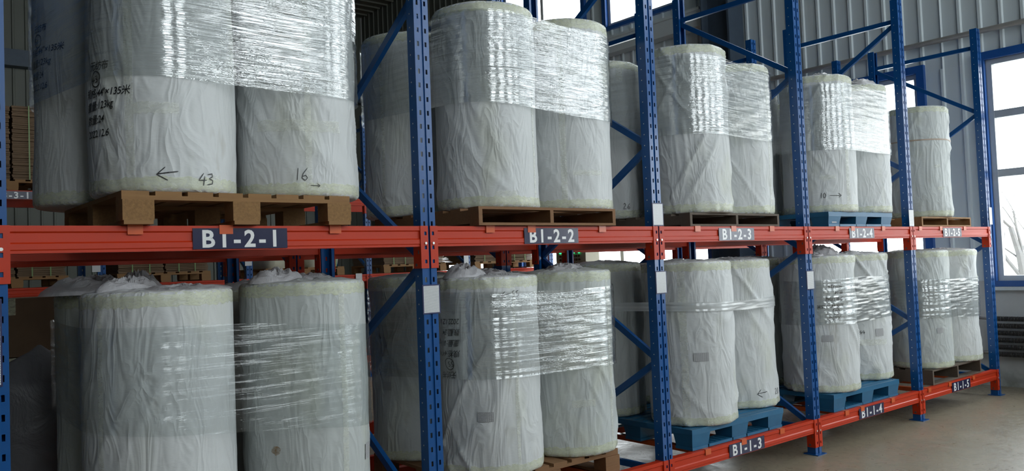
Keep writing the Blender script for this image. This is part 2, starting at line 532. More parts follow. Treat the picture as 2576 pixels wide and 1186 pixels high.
# other walls
wb = structure('wall_back')
for p, q in chop(XL, XR, 1.7):
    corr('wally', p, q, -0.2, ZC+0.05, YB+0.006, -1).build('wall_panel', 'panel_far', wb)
MB().box(XL-0.2, XR+0.24, YB+0.006, YB+0.2, -0.2, ZC+0.2).build('wall_core', 'plaster', wb)
MB().box(XL-0.2, XR+0.24, YF-0.2, YB+0.006, ZC+0.06, ZC+0.2).build('roof_core', 'roof', ce)
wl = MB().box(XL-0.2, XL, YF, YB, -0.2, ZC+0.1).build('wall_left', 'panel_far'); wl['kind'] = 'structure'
wf = MB().box(XL, XR, YF-0.2, YF, -0.2, 2.7).build('wall_front', 'plaster'); wf['kind'] = 'structure'  # unseen wall, its high sill shaped to keep light off the lower rolls
for z0, z1, holes in ((2.7, 7.0, FRONT_WIN), (7.0, ZC+0.1, [])):
    for a, b in subtract(XL, XR, holes):
        MB().box(a, b, YF-0.18, YF, z0, z1).build('wall_panel', 'panel', wf)
tr4 = MB().box(XL, XR, YB-0.25, YB-0.03, 5.45, 5.75).build('trim_4', 'steel_dark'); tr4['kind'] = 'structure'
tr5 = MB().box(XR-0.2, XR-0.005, 3.75, YB-0.3, 4.80, 5.02).box(XR-0.24, XR-0.005, 3.75, YB-0.3, 5.02, 5.06).build('trim_5', 'panel'); tr5['kind'] = 'structure'

wn = [0]
def window(axis, a, b, z0, z1, muls, rails, pos, blue=True):
    """window in the end wall ('x') or the front wall ('y'); pos = inner face"""
    wn[0] += 1
    root = structure('window_%d' % wn[0])
    sg = 1 if axis == 'x' else -1
    def bx(m, p0, p1, d0, d1, q0, q1):
        if axis == 'x': m.box(pos+d0, pos+d1, p0, p1, q0, q1)
        else: m.box(p0, p1, pos-d1, pos-d0, q0, q1)
        return m
    if blue:
        t_ = 0.085
        m = MB()
        bx(m, a-t_, a, -0.035, 0.03, z0-0.0, z1+t_); bx(m, b, b+t_, -0.035, 0.03, z0-0.0, z1+t_)
        bx(m, a, b, -0.035, 0.03, z1, z1+t_); bx(m, a-t_, b+t_, -0.035, 0.03, z0-0.06, z0)
        m.build('window_trim', 'blue_trim', root)
    fr = 0.055
    m = MB()
    bx(m, a, a+fr, 0.03, 0.10, z0, z1); bx(m, b-fr, b, 0.03, 0.10, z0, z1)
    bx(m, a+fr, b-fr, 0.03, 0.10, z0, z0+fr); bx(m, a+fr, b-fr, 0.03, 0.10, z1-fr, z1)
    m.build('window_frame', 'aluminium', root)
    for y in muls:
        bx(MB(), y-0.035, y+0.035, 0.035, 0.095, z0+fr, z1-fr).build('mullion', 'white_frame', root)
    edges = [a+fr] + sorted(muls) + [b-fr]
    zed = [z0+fr] + sorted(rails) + [z1-fr]
    for z in rails:
        for i in range(len(edges)-1):
            e0 = edges[i] + (0.035 if i else 0); e1 = edges[i+1] - (0.035 if i < len(edges)-2 else 0)
            bx(MB(), e0, e1, 0.035, 0.095, z-0.04, z+0.04).build('rail', 'aluminium', root)
    for i in range(len(edges)-1):
        for j in range(len(zed)-1):
            e0 = edges[i] + (0.035 if i else 0); e1 = edges[i+1] - (0.035 if i < len(edges)-2 else 0)
            q0 = zed[j] + (0.04 if j else 0); q1 = zed[j+1] - (0.04 if j < len(zed)-2 else 0)
            bx(MB(), e0, e1, 0.062, 0.068, q0, q1).build('pane', 'glass', root)
for a, b in LOW_WIN:
    mu = {(3.94, 8.1): [5.68, 6.85], (-2.25, 0.18): [-1.05], (-6.9, -2.95): [-5.6, -4.25]}.get((a, b), [])
    window('x', a, b, LZ0, LZ1, mu, [2.29, 2.93], XR)
for a, b in UP_WIN:
    window('x', a, b, UZ0, UZ1, [(a+b)/2] if b-a > 1.6 else [], [], XR)
for a, b in FRONT_WIN:
    window('y', a, b, 2.7, 7.0, [(a+b)/2], [3.8, 4.9, 6.0], YF)
# wide sill of the window beside the radiator
for a, b in ((-2.25, 0.18),):
    o = MB().box(XR-0.06, XR+0.03, a-0.05, b+0.05, LZ0-0.1, LZ0-0.062).build('trim_6', 'aluminium'); o['kind'] = 'structure'

# steel column and pipes on the end wall
o = MB().box(XR-0.34, XR-0.01, 3.19, 3.20+0.02, 0, ZC-0.03).box(XR-0.34, XR-0.01, 3.63, 3.65, 0, ZC-0.03).box(XR-0.2, XR-0.18, 3.21, 3.63, 0, ZC-0.03).build('steel_column', 'steel_dark')
tag(o, 'dark slate steel column standing against the ribbed end wall', 'column')
o = MB().tube([(XR-0.09, -7.2, 3.83), (XR-0.09, 13.2, 3.84)], 0.03, 10).build('pipe', 'pipe', smooth=True)
tag(o, 'grey steel pipe running along the end wall above the windows', 'pipe')

# radiator of six finned tubes
rad = thing('radiator', 'dark finned tube radiator with six rows below the large window', 'radiator', (XR-0.1, -0.7, 0))
fin = MB()
L0, L1 = -0.9, 0.9
fin.tube([(0, L0, 0), (0, L1, 0)], 0.013, 8)
y = L0
while y < L1:
    fin.tube([(0, y, 0), (0, y+0.004, 0)], 0.027, 10)
    y += 0.0135
fme = fin.mesh('finned_tube', ['radiator'], False)
for z in (0.73, 0.655, 0.58, 0.505, 0.43, 0.355):
    link('finned_tube', fme, rad, (0, 0, z))
MB().tube([(0, 0.9, 0.36), (0, 0.9, 0.73)], 0.022, 10).tube([(0, 0.9, 0.73), (0, 1.08, 0.735)], 0.014, 8).tube([(0, 0.9, 0.37), (0, 1.08, 0.365)], 0.018, 8).tube([(0, 1.08, 0.735), (0.095, 1.08, 0.735)], 0.014, 8).tube([(0, 1.08, 0.365), (0.095, 1.08, 0.365)], 0.018, 8).build('header_pipe', 'pipe', rad, True)
MB().tube([(0, -0.9, 0.36), (0, -0.9, 0.73)], 0.022, 10).box(-0.02, 0.098, -0.91, -0.89, 0.5, 0.53).build('header_pipe', 'pipe', rad, True)

# control cabinet with indicator lamps
cab = thing('control_cabinet', 'beige control cabinet with rows of green and dark indicator lamps before the windows', 'cabinet', (6.9, 6.15, 0))
MB().box(-0.15, 0.15, -0.34, 0.34, 0.06, 1.86).box(-0.13, 0.13, -0.32, 0.32, 0.0, 0.06).build('housing', 'cabinet', cab)
on = {0, 2, 3, 5, 7}
lme = MB().tube([(0, 0, 0), (-0.02, 0, 0)], 0.017, 10).mesh('indicator_lamp', ['lamp_off'])
lme2 = MB().tube([(0, 0, 0), (-0.02, 0, 0)], 0.017, 10).mesh('indicator_lamp', ['lamp_on'])
for r in range(6):
    for k in range(8):
        link('indicator_lamp', lme2 if (r == 0 and k in on) else lme, cab, (-0.15, 0.23-0.062*k, 1.67-0.058*r))

# ------------------------------------------------------------------ outside
o = MB().box(XR+0.3, 60, -40, 40, -0.35, -0.25).build('yard_ground', 'ground_out'); o['kind'] = 'structure'
def tree(loc, h, seed, label):
    rnd = random.Random(seed)
    m = MB()
    def grow(p, d, ln, r, lev):
        pts = [p]; rs = [r]
        q = Vector(p); dd = Vector(d)
        for i in range(4):
            dd = (dd + Vector((rnd.uniform(-1, 1), rnd.uniform(-1, 1), rnd.uniform(-0.3, 0.5)))*0.16).normalized()
            q = q + dd*ln/4
            pts.append(tuple(q)); rs.append(r*(1-0.13*(i+1)))
        m.tube(pts, rs, 6 if lev < 2 else 4)
        if lev < 5:
            for k in range(3 if lev else 5):
                j = rnd.randint(1 if lev else 2, 4)
                nd = (dd*0.7 + Vector((rnd.uniform(-1, 1), rnd.uniform(-1, 1), rnd.uniform(-0.25, 0.8)))).normalized()
                grow(pts[j], nd, ln*rnd.uniform(0.5, 0.75), rs[j]*0.55, lev+1)
    grow((0, 0, 0), (0, 0, 1), h*0.36, 0.10, 0)
    o = m.build('bare_tree', 'bark', loc=loc)
    tag(o, label, 'tree')
tree((13.5, -1.2, -0.25), 6.5, 3, 'bare winter tree in the yard beyond the large window')
tree((15.5, 2.6, -0.25), 6.0, 5, 'bare winter tree beyond the window behind bay five')
tree((14.0, 7.8, -0.25), 6.5, 11, 'bare winter tree beyond the farthest windows')
hs = thing('house', 'pale rendered building across the yard with white framed windows', 'building', (30, -6, -0.25))
MB().box(0, 6, -8, 6.4, 0, 9).build('wall', 'render', hs)
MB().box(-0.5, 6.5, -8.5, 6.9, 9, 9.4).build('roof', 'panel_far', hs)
for yy in (-6, -2.5, 1.0, 4.2):
    for zz in (1.2, 4.6):
        f = MB().box(-0.08, 0.05, yy-0.7, yy-0.6, zz, zz+1.8).box(-0.08, 0.05, yy+0.6, yy+0.7, zz, zz+1.8).box(-0.08, 0.05, yy-0.6, yy+0.6, zz, zz+0.1).box(-0.08, 0.05, yy-0.6, yy+0.6, zz+1.7, zz+1.8).build('window', 'white_frame', hs)
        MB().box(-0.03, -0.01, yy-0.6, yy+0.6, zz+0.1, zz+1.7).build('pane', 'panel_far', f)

# ================================================================== RACKS
PITCH = 0.0684
UH = 3.74
UW, UD = 0.084, 0.066
def upright_mesh():
    """front face towards -y at y=0, centred on x=0"""
    m = MB()
    h = UW/2; t_ = 0.003; sw = 0.011; sc = 0.022
    m.box(-h, -sc-sw/2, 0, t_, 0, UH); m.box(sc+sw/2, h, 0, t_, 0, UH)
    m.box(-sc+sw/2, -0.008, 0, t_, 0, UH); m.box(0.008, sc-sw/2, 0, t_, 0, UH)
    m.box(-0.008, 0.008, 0.007, 0.010, 0, UH)
    m.box(-0.0105, -0.008, t_, 0.010, 0, UH); m.box(0.008, 0.0105, t_, 0.010, 0, UH)
    z = 0.0; k = 0
    while True:
        s0 = 0.06 + PITCH*k; s1 = s0 + 0.024
        if s1 > UH-0.02:
            s0 = UH
        for sx in (-sc, sc):
            m.box(sx-sw/2, sx+sw/2, 0, t_, z, s0)
        if s0 == UH: break
        z = s1; k += 1
    m.box(-h, -h+t_, t_, UD, 0, UH); m.box(h-t_, h, t_, UD, 0, UH)
    m.box(-h+t_, -h+0.018, UD-t_, UD, 0, UH); m.box(h-0.018, h-t_, UD-t_, UD, 0, UH)
    for k in range(53):  # pale discs painted in for light showing through the side holes
        zz = 0.09 + PITCH*k
        for sx in (-1, 1):
            b = len(m.v); x = sx*(h+0.0006)
            m.v += [(x, 0.040+0.0038*math.cos(i*PI/3), zz+0.0038*math.sin(i*PI/3)) for i in range(6)]
            m.f.append(tuple(b+i for i in (range(6) if sx > 0 else reversed(range(6))))); m.mi.append(1)
    m.box(-0.06, 0.06, -0.03, 0.09, 0, 0.006)
    return m.mesh('upright', ['blue', 'zinc_lit_hole'])
UPM = upright_mesh()
BH = 0.1
def beam_mesh(L):
    prof = [(0.0, 0.0), (0.0, -0.021), (0.006, -0.027), (0.006, -0.060), (0.0, -0.066), (0.0, -0.086), (0.003, -0.090), (0.003, -0.1),
            (0.05, -0.1), (0.05, -0.004), (0.046, 0.0)]
    m = MB().extrude([(p, q) for p, q in reversed(prof)], 'x', -L/2, L/2)
    return m.mesh('beam', ['orange'])
def connector_mesh(s):
    """s=+1: plate on the right end of a beam; origin at the upright axis, beam top"""
    m = MB()
    H = 0.206; x1, x0 = -0.006, -0.046     # overlaps the left half of the upright
    hx = -0.022; hw, hh = 0.0065, 0.009
    zs = [-0.036, -0.036-PITCH, -0.036-2*PITCH]
    m.box(x0, hx-hw, -0.007, -0.002, -H, 0.001); m.box(hx+hw, x1, -0.007, -0.002, -H, 0.001)
    e = [0.001] + [v for z in zs for v in (z+hh, z-hh)] + [-H]
    for i in range(0, len(e), 2):
        m.box(hx-hw, hx+hw, -0.007, -0.002, e[i+1], e[i])
    m.box(x0-0.004, x0, -0.007, 0.062, -H, 0.001)
    m.box(x0-0.0062, x0-0.004, 0.012, 0.018, -0.135, -0.118, 2); m.box(x0-0.0062, x0-0.004, 0.030, 0.044, -0.195, -0.182, 2)
    m.tube([(hx, -0.007, -0.084), (hx, -0.012, -0.084)], 0.0065, 10, 1)
    if s < 0:
        m.v = [(-x, y, z) for x, y, z in m.v]
        m.f = [tuple(reversed(f)) for f in m.f]
    return m.mesh('connector', ['orange', 'zinc_lit_hole', 'radiator'])
CONM = {1: connector_mesh(1), -1: connector_mesh(-1)}

def text_mesh(body, size, shear=0.0, bold=0.0, align='CENTER', spacing=1.0):
    cu_ = bpy.data.curves.new('lettering', 'FONT')
    cu_.body = body; cu_.size = size; cu_.shear = shear; cu_.offset = bold
    cu_.align_x = align; cu_.space_character = spacing; cu_.resolution_u = 3
    ob = bpy.data.objects.new('lettering', cu_)
    COL.objects.link(ob)
    bpy.context.view_layer.update()
    dg = bpy.context.evaluated_depsgraph_get()
    me = bpy.data.meshes.new_from_object(ob.evaluated_get(dg))
    V = [tuple(v.co) for v in me.vertices]; F = [tuple(p.vertices) for p in me.polygons]
    bpy.data.objects.remove(ob); bpy.data.curves.remove(cu_); bpy.data.meshes.remove(me)
    return V, F
def sign_mesh(txt):
    m = MB().box(-0.2, 0.2, -0.0025, 0.0, -0.0425, 0.0425)
    V, F = text_mesh(txt, 0.098, 0, 0.0026, 'CENTER', 1.28)
    b = len(m.v)
    m.v += [(x, -0.0032, z-0.034) for x, z, _ in V]
    for f in F:
        m.f.append(tuple(b+i for i in f)); m.mi.append(1)
    return m.mesh('location_sign', ['navy', 'sign_white'])

def rack(label, xs, y0, y1, levels, flipped=(), signs=None, rear_detail=True):
    """y0 outer front face, y1 outer rear face"""
    r = thing('pallet_rack', label, 'rack', (0, 0, 0))
    for i, x in enumerate(xs):
        link('upright', UPM, r, (x, y0, 0))
        link('upright', UPM, r, (x, y1, 0), (0, 0, PI))
        zs = [3.53, 2.87, 2.20, 1.53, 0.87, 0.21]
        side = 1
        if i in flipped:
            zs = [UH-z for z in zs]
        ya, yb = y0+0.035, y1-0.035
        pts = [((yb if k % 2 == 0 else ya), z) for k, z in enumerate(zs)]
        if i in flipped:
            pts = [((yb if k % 2 == 0 else ya), z) for k, z in enumerate(zs)]
        def brace(p, q):
            m = MB().bar((x, p[0], p[1]), (x, q[0], q[1]), 0.026, 0.040, (1, 0, 0))
            m.build('brace', 'blue', r)
        for hz in (3.55, 0.19):
            brace((ya, hz), (yb, hz))
        for k in range(len(pts)-1):
            brace(pts[k], pts[k+1])
    for li, zt in enumerate(levels):
        for i in range(len(xs)-1):
            xa, xb = xs[i], xs[i+1]
            L = xb-xa-0.100
            bme = beam_mesh(L)
            for yy, rz in ((y0-0.002, 0), (y1+0.002, PI)):
                bo = link('beam', bme, r, ((xa+xb)/2, yy, zt), (0, 0, rz))
                for s in (1, -1):
                    link('connector', CONM[s], bo, (s*(xb-xa)/2, 0.002, 0))
                if signs and rz == 0 and signs.get((li, i)):
                    txt, sx = signs[(li, i)]
                    link('location_sign', sign_mesh(txt), bo, (sx-(xa+xb)/2, -0.0005, -0.0525))
    return r

B = [-1.812, 0.0, 1.7, 3.4, 5.1, 6.8]
DEP = 1.15
L1Z, L2Z = 0.262, 1.702
sg = {}
for i in range(5):
    sx = -0.931 if i == 0 else B[i]+0.81
    sg[(1, i)] = ('B1-2-%d' % (i+1), sx)
    sg[(0, i)] = ('B1-1-%d' % (i+1), sx)
rack('blue and orange pallet rack nearest the aisle carrying the B1 signs', B, 0.004, DEP, (L1Z, L2Z), (2, 4), sg)
rack('blue and orange pallet rack standing back to back behind the B1 rack', B, 1.52, 2.67, (L1Z, L2Z))
B3 = [-1.65, 0.1, 1.85, 3.6, 5.35, 7.1]
rack('far pallet rack across the rear aisle stacked with flat cardboard', B3, 7.0, 8.1, (0.3, 1.455, 2.53), (), {(2, 0): ('B3-3-1', -0.78)})

# crossbars with orange hooks
bar = MB().box(-0.024, 0.024, 0.052, DEP-0.052, -0.038, -0.003)
bar.box(-0.028, 0.028, -0.0035, 0.054, 0.0005, 0.003).box(-0.028, 0.028, -0.0035, -0.0008, -0.034, 0.0005)
bar.box(-0.028, 0.028, DEP-0.054, DEP+0.006, 0.0005, 0.003)
barm = bar.mesh('support_bar', ['clip'])
CLIPS = {0: (-1.347, -0.996, -0.502), 1: (0.38, 0.662, 1.205), 2: (2.086, 2.475, 2.93), 3: (3.825, 4.065, 4.57), 4: (5.25, 5.67, 6.19)}
for lv, zt in ((1, L1Z), (2, L2Z)):
    for i in range(5):
        for x, wh in zip(CLIPS[i], ('farthest from the windows', 'the middle one of three', 'nearest the windows')):
            o = link('support_bar', barm, None, (x, 0, zt))
            tag(o, 'orange support bar hooked over the B1-%d-%d beam, %s' % (lv, i+1, wh), 'support bar', 'support bars of the B1-%d-%d bay' % (lv, i+1))

# notice cards on the uprights
cardm = {}
def card(x, z0, z1, y, wd, label, frame=True):
    k = (round(wd, 3), round(z1-z0, 3), frame)
    if k not in cardm:
        h = z1-z0
        m = MB()
        if frame:
            m.box(-wd/2, wd/2, -0.004, 0.0, 0, h)
        g = 0.006 if frame else 0
        P = [[(-wd/2+g, -0.0045, g), (-wd/2+g, -0.0045, h-g)], [(wd/2-g, -0.0045, g), (wd/2-g, -0.0045, h-g)]]
        m.grid(P, uv=[[(0, 0), (0, 1)], [(1, 0), (1, 1)]], m=1 if frame else 0)
        if not frame: m.box(-wd/2, wd/2, -0.004, -0.003, 0, h)
        cardm[k] = m.mesh('notice_card', ['dark_frame', 'card'] if frame else ['card'])
    o = link('notice_card', cardm[k], None, (x, y, z0))
    tag(o, label, 'card')
card(0.002, 1.273, 1.416, 0.003, 0.102, 'framed white notice card on the upright below the B1-2-1 and B1-2-2 beams')
card(1.705, 1.283, 1.425, 0.003, 0.102, 'framed white notice card on the upright below the B1-2-2 and B1-2-3 beams')
card(1.702, 1.705, 1.848, 0.003, 0.102, 'framed white notice card on the upright above the B1-2-2 and B1-2-3 beams')
card(3.402, 1.228, 1.370, 0.003, 0.102, 'framed white notice card on the upright below the B1-2-3 and B1-2-4 beams')
card(5.09, 1.707, 1.85, 0.003, 0.09, 'plain white notice card on the upright above the B1-2-4 and B1-2-5 beams', False)
card(6.83, 1.725, 1.9, 0.003, 0.07, 'plain white notice card on the end upright above the B1-2-5 beam', False)
card(-1.86, 1.14, 1.446, 0.003, 0.14, 'tall framed notice card on the first upright left of the B1-2-1 beam')
for x, z0, z1, lb in ((1.835, 1.625, 1.725, 'on the upright beside the pale bales'), (5.31, 1.515, 1.72, 'low on the upright beside the strapped cardboard'),
                      (0.04, 1.607, 1.73, 'on the upright between two cardboard pallets')):
    card(x, z0, z1, 6.998, 0.09, 'small white card %s of the far rack' % lb, False)
card(3.42, 1.375, 1.47, 6.985, 0.1, 'small white card stuck on the far rack beam near the bales', False)
card(5.2, 1.385, 1.49, 6.985, 0.1, 'small white card stuck on the far rack beam by strapped cardboard', False)

# ================================================================== PALLETS
def pallet_block(x0, x1, y0, y1, z, h, label, mats=('wood', 'chip')):
    r = thing('wooden_pallet', label, 'pallet', ((x0+x1)/2, (y0+y1)/2, z))
    wd, d = x1-x0, y1-y0; a, b = wd/2, d/2
    t_ = 0.017; bw = 0.115
    bx = [(-a, -a+bw), (-bw/2, bw/2), (a-bw, a)]
    by = [(-b, -b+0.1), (-0.05, 0.05), (b-0.1, b)]
    for p, q in by:
        MB().box(-a, a, p+0.012, q-0.004, h-2*t_, h-t_).build('stringer_board', mats[0], r)
    for p, q in bx:
        MB().box(p+0.004, q-0.004, -b, b, 0, t_*0.9).build('bottom_board', mats[0], r)
    for k in range(8):
        c_ = -a + 0.05 + (wd-0.10)*k/7
        MB().box(c_-0.05, c_+0.05, -b+0.012, b-0.004, h-t_, h).build('deck_board', mats[0], r)
    for p, q in bx:
        for s_, u_ in by:
            MB().box(p, q, s_+0.001, u_-0.001, t_*0.9, h-2*t_).build('block', mats[1], r)
    return r
def pallet_string(x0, x1, y0, y1, z, h, label, mat='wood', rim=None):
    r = thing('wooden_pallet', label, 'pallet', ((x0+x1)/2, (y0+y1)/2, z))
    wd, d = x1-x0, y1-y0; a, b = wd/2, d/2
    t_ = 0.014
    for c_ in (-a+0.012, 0.0, a-0.012):
        MB().box(c_-0.012, c_+0.012, -b, b, t_, h-t_).build('stringer', mat, r)
    for k in range(7):
        c_ = -b + 0.045 + (d-0.09)*k/6
        MB().box(-a, a, c_-0.045, c_+0.045, h-t_, h).build('deck_board', mat, r)
    for k in range(4):
        c_ = -b + 0.04 + (d-0.08)*k/3
        MB().box(-a, a, c_-0.04, c_+0.04, 0, t_).build('bottom_board', mat, r)
    return r
def pallet_plastic(x0, x1, y0, y1, z, h, label):
    r = thing('plastic_pallet', label, 'pallet', ((x0+x1)/2, (y0+y1)/2, z))
    wd, d = x1-x0, y1-y0; a, b = wd/2, d/2
    dk = MB()
    t_ = 0.02
    n = 12
    # open deck: rim, long slats and cross slats with slots between
    dk.box(-a, a, -b, -b+0.03, h-0.035, h).box(-a, a, b-0.03, b, h-0.035, h).box(-a, -a+0.03, -b+0.03, b-0.03, h-0.035, h).box(a-0.03, a, -b+0.03, b-0.03, h-0.035, h)
    dk.build('deck_rim', 'plastic_blue', r)
    for k in range(n):
        c_ = -b+0.03 + (d-0.06)*(k+0.5)/n
        MB().box(-a+0.03, a-0.03, c_-0.028, c_+0.028, h-t_, h-0.001).build('deck_slat', 'plastic_blue', r)
    bw = 0.19
    xs_ = [(-a, -a+bw), (-bw/2, bw/2), (a-bw, a)]
    ys_ = [(-b, -b+0.16), (-0.08, 0.08), (b-0.16, b)]
    for p, q in xs_:
        for s_, u_ in ys_:
            MB().frustum(p+0.002, q-0.002, s_+0.002, u_-0.002, 0.018, h-0.035, 0.012).build('foot', 'plastic_blue', r)
    for s_, u_ in ys_:
        m = MB()
        for i in range(2):
            e0, e1 = xs_[i][1]-0.02, xs_[i+1][0]+0.02
            ns = 5
            m.box(e0, e1, s_+0.01, s_+0.03, 0, 0.018).box(e0, e1, u_-0.03, u_-0.01, 0, 0.018)
            for k in range(ns):
                c_ = e0 + (e1-e0)*(k+0.5)/ns
                m.box(c_-0.018, c_+0.018, s_+0.03, u_-0.03, 0, 0.018)
        for p, q in xs_:
            m.box(p+0.01, q-0.01, s_+0.01, u_-0.01, 0, 0.018)
        m.build('runner', 'plastic_blue', r)
    return r
PZ2, PZ1 = L2Z+0.0032, L1Z+0.0032
pallet_block(-1.402, -0.443, -0.045, 1.0, PZ2, 0.129, 'wooden pallet with chipboard blocks resting above the B1-2-1 sign')
pallet_string(0.287, 1.29, -0.03, 1.02, PZ2, 0.097, 'brown wooden pallet with thin boards resting above the B1-2-2 sign', 'wood_brown')
pallet_string(2.04, 3.06, 0.02, 1.05, PZ2, 0.089, 'dark weathered wooden pallet resting above the B1-2-3 sign', 'wood_dark')
p4 = pallet_plastic(3.727, 4.76, 0.01, 1.06, PZ2, 0.114, 'blue plastic pallet resting above the B1-2-4 sign')
pallet_string(5.335, 6.395, 0.02, 1.05, PZ2, 0.09, 'pale new wooden pallet resting above the B1-2-5 sign', 'wood')
pallet_block(-1.45, -0.4, 0.02, 1.06, PZ1, 0.135, 'wooden block pallet on the low beam under the B1-2-1 sign', ('wood_brown', 'wood_brown'))
pallet_block(0.25, 1.30, 0.03, 1.06, PZ1, 0.132, 'wooden block pallet on the B1-1-2 beam', ('wood_brown', 'wood_brown'))
pallet_plastic(1.96, 2.99, 0.02, 1.06, PZ1, 0.135, 'blue plastic pallet on the B1-1-3 beam')
pallet_plastic(3.68, 4.74, 0.02, 1.06, PZ1, 0.135, 'blue plastic pallet on the B1-1-4 beam')
pallet_string(5.40, 6.46, 0.03, 1.06, PZ1, 0.135, 'dark wooden pallet on the B1-1-5 beam', 'wood_dark')
# torn paper label on the blue pallet
o = MB().box(-0.035, 0.035, -0.001, 0.001, -0.03, 0.03).build('paper_label', 'card', p4, loc=(-0.42, -0.514, 0.058))

# ================================================================== ROLLS
class Roll:
    def __init__(s, x, y, R, zb, zt, seed, amp=1.0, lean=(0, 0)):
        s.x, s.y, s.R, s.zb, s.H, s.seed, s.amp, s.lean = x, y, R, zb, zt-zb, seed, amp, lean
    def rad(s, th, z):
        u = np.mod(np.asarray(th)/(2*PI), 1.0); z = np.asarray(z, float); sd = s.seed
        lump = (vn(u*4, z*2.2, 4, sd)-0.5)*0.012
        d1 = ridge(vn(u*16+z*5.5, z*1.6+0.3, 16, sd+1), 5)
        d2 = ridge(vn(u*13-z*4.2, z*1.9+3.3, 13, sd+2), 5)
        d3 = ridge(vn(u*30+z*1.0, z*2.1, 30, sd+3), 3)
        mk = vn(u*5, z*2.4+7, 5, sd+4)
        mk2 = vn(u*6, z*1.8+17, 6, sd+5)
        f = d1*np.clip(mk*1.8-0.55, 0, 1) + d2*np.clip(mk2*1.8-0.55, 0, 1) + 0.35*d3*np.clip(1.2-1.6*mk, 0, 1)
        edge = np.exp(-np.minimum(z, s.H-z)/0.07)
        pl = (vn(u*44, z*3, 44, sd+6)-0.5)*edge
        r = s.R - 0.007 + lump + s.amp*(0.0125*f + 0.009*pl)
        q = 0.024
        dz = np.minimum(np.minimum(z, s.H-z), q)
        return r - q + np.sqrt(np.maximum(q*q-(q-dz)**2, 0))
    def pt(s, th, z, off=0.0):
        r = s.rad(th, z) + off
        z = np.asarray(z, float)
        return np.stack([r*np.cos(th)+s.lean[0]*z/s.H, r*np.sin(th)+s.lean[1]*z/s.H, z+0*r], -1)
    def patch(s, th0, th1, z0, z1, off, nu, nv, jag=0.0):
        T, Z = np.meshgrid(np.linspace(th0, th1, nu), np.linspace(z0, z1, nv), indexing='ij')
        uu, vv = np.meshgrid(np.linspace(0, 1, nu), np.linspace(0, 1, nv), indexing='ij')
        if jag:
            rs = np.random.RandomState(s.seed+nu+nv)
            Z = Z.copy(); Z[:, 0] += rs.uniform(-jag, jag, nu); Z[:, -1] += rs.uniform(-jag, jag, nu)
            if abs(th1-th0) > 6.2:
                Z[-1] = Z[0]
        Z = np.clip(Z, 0.002, s.H-0.002)
        return s.pt(T, Z, off), np.stack([uu, vv], -1)

STROKE = {
 '4': [[(0.45, 1), (0.0, 0.35), (0.75, 0.4)], [(0.55, 0.75), (0.42, -0.1)]],
 '3': [[(0.05, 0.9), (0.5, 1.0), (0.55, 0.75), (0.2, 0.55), (0.55, 0.4), (0.5, 0.1), (0.0, 0.0)]],
 '1': [[(0.2, 1), (0.12, 0.0)]],
 '6': [[(0.5, 1), (0.15, 0.55), (0.05, 0.2), (0.3, 0.0), (0.5, 0.2), (0.35, 0.42), (0.08, 0.3)]],
 '2': [[(0.05, 0.8), (0.3, 1), (0.5, 0.75), (0.05, 0.05), (0.6, 0.08)]],
 '5': [[(0.55, 1), (0.12, 0.95), (0.08, 0.55), (0.45, 0.5), (0.5, 0.15), (0.05, 0.0)]],
 '0': [[(0.3, 1), (0.05, 0.6), (0.12, 0.1), (0.4, 0.05), (0.55, 0.5), (0.3, 1)]],
 '<': [[(0.75, 1.15), (0.0, 0.45), (0.95, -0.1)], [(0.05, 0.5), (1.9, 0.75)]],
 '>': [[(0.0, 0.45), (1.8, 0.4)], [(1.35, 0.8), (1.85, 0.42), (1.4, 0.1)]],
 '-': [[(0.0, 0.2), (0.9, 0.15)]],
 ' ': [],
}
ADV = {'<': 2.2, '>': 2.1, '-': 1.1, '1': 0.45, ' ': 0.5}
def strokes_to_2d(txt, size, wd):
    """flat ribbons (V,F) for hand-drawn marks"""
    V, F = [], []
    x = 0.0
    for ch in txt:
        for line in STROKE[ch]:
            P = [Vector(((x+a)*size, b*size)) for a, b in line]
            pts = []
            for i in range(len(P)-1):
                n = max(2, int((P[i+1]-P[i]).length/0.008))
                pts += [P[i].lerp(P[i+1], k/n) for k in range(n)]
            pts.append(P[-1])
            b = len(V)
            for i, p in enumerate(pts):
                d = (pts[min(i+1, len(pts)-1)]-pts[max(i-1, 0)]).normalized()
                nn = Vector((-d.y, d.x))*wd*0.5*(1.0 if 0 < i < len(pts)-1 else 0.6)
                V += [tuple(p+nn), tuple(p-nn)]
            for i in range(len(pts)-1):
                F.append((b+2*i, b+2*i+1, b+2*i+3, b+2*i+2))
        x += ADV.get(ch, 0.8)
    return V, F
def ring2d(cx, cy, r, wd):
    V, F = [], []
    for k in range(24):
        a = 2*PI*k/24
        V += [(cx+(r+wd/2)*math.cos(a), cy+(r+wd/2)*math.sin(a)*1.08), (cx+(r-wd/2)*math.cos(a), cy+(r-wd/2)*math.sin(a)*1.08)]
        F.append((2*k, 2*k+1, (2*k+3) % 48, (2*k+2) % 48))
    return V, F
def write(roll, root, V, F, th, z, flip=False, name='handwriting', tilt=0.0):
    if not V: return
    A = np.array([(v[0], v[1]) for v in V])
    c, s_ = math.cos(tilt), math.sin(tilt)
    A = np.stack([A[:, 0]*c-A[:, 1]*s_, A[:, 0]*s_+A[:, 1]*c], -1)
    sgn = -1 if flip else 1
    P = roll.pt(math.radians(th)+sgn*A[:, 0]/roll.R, np.clip(z-roll.zb+sgn*A[:, 1], 0.01, roll.H-0.01), 0.0035)
    m = MB(); m.v = [tuple(map(float, p)) for p in P]
    m.f = [tuple(f) for f in F]; m.mi = [0]*len(F)
    return m.build(name, 'ink', root)
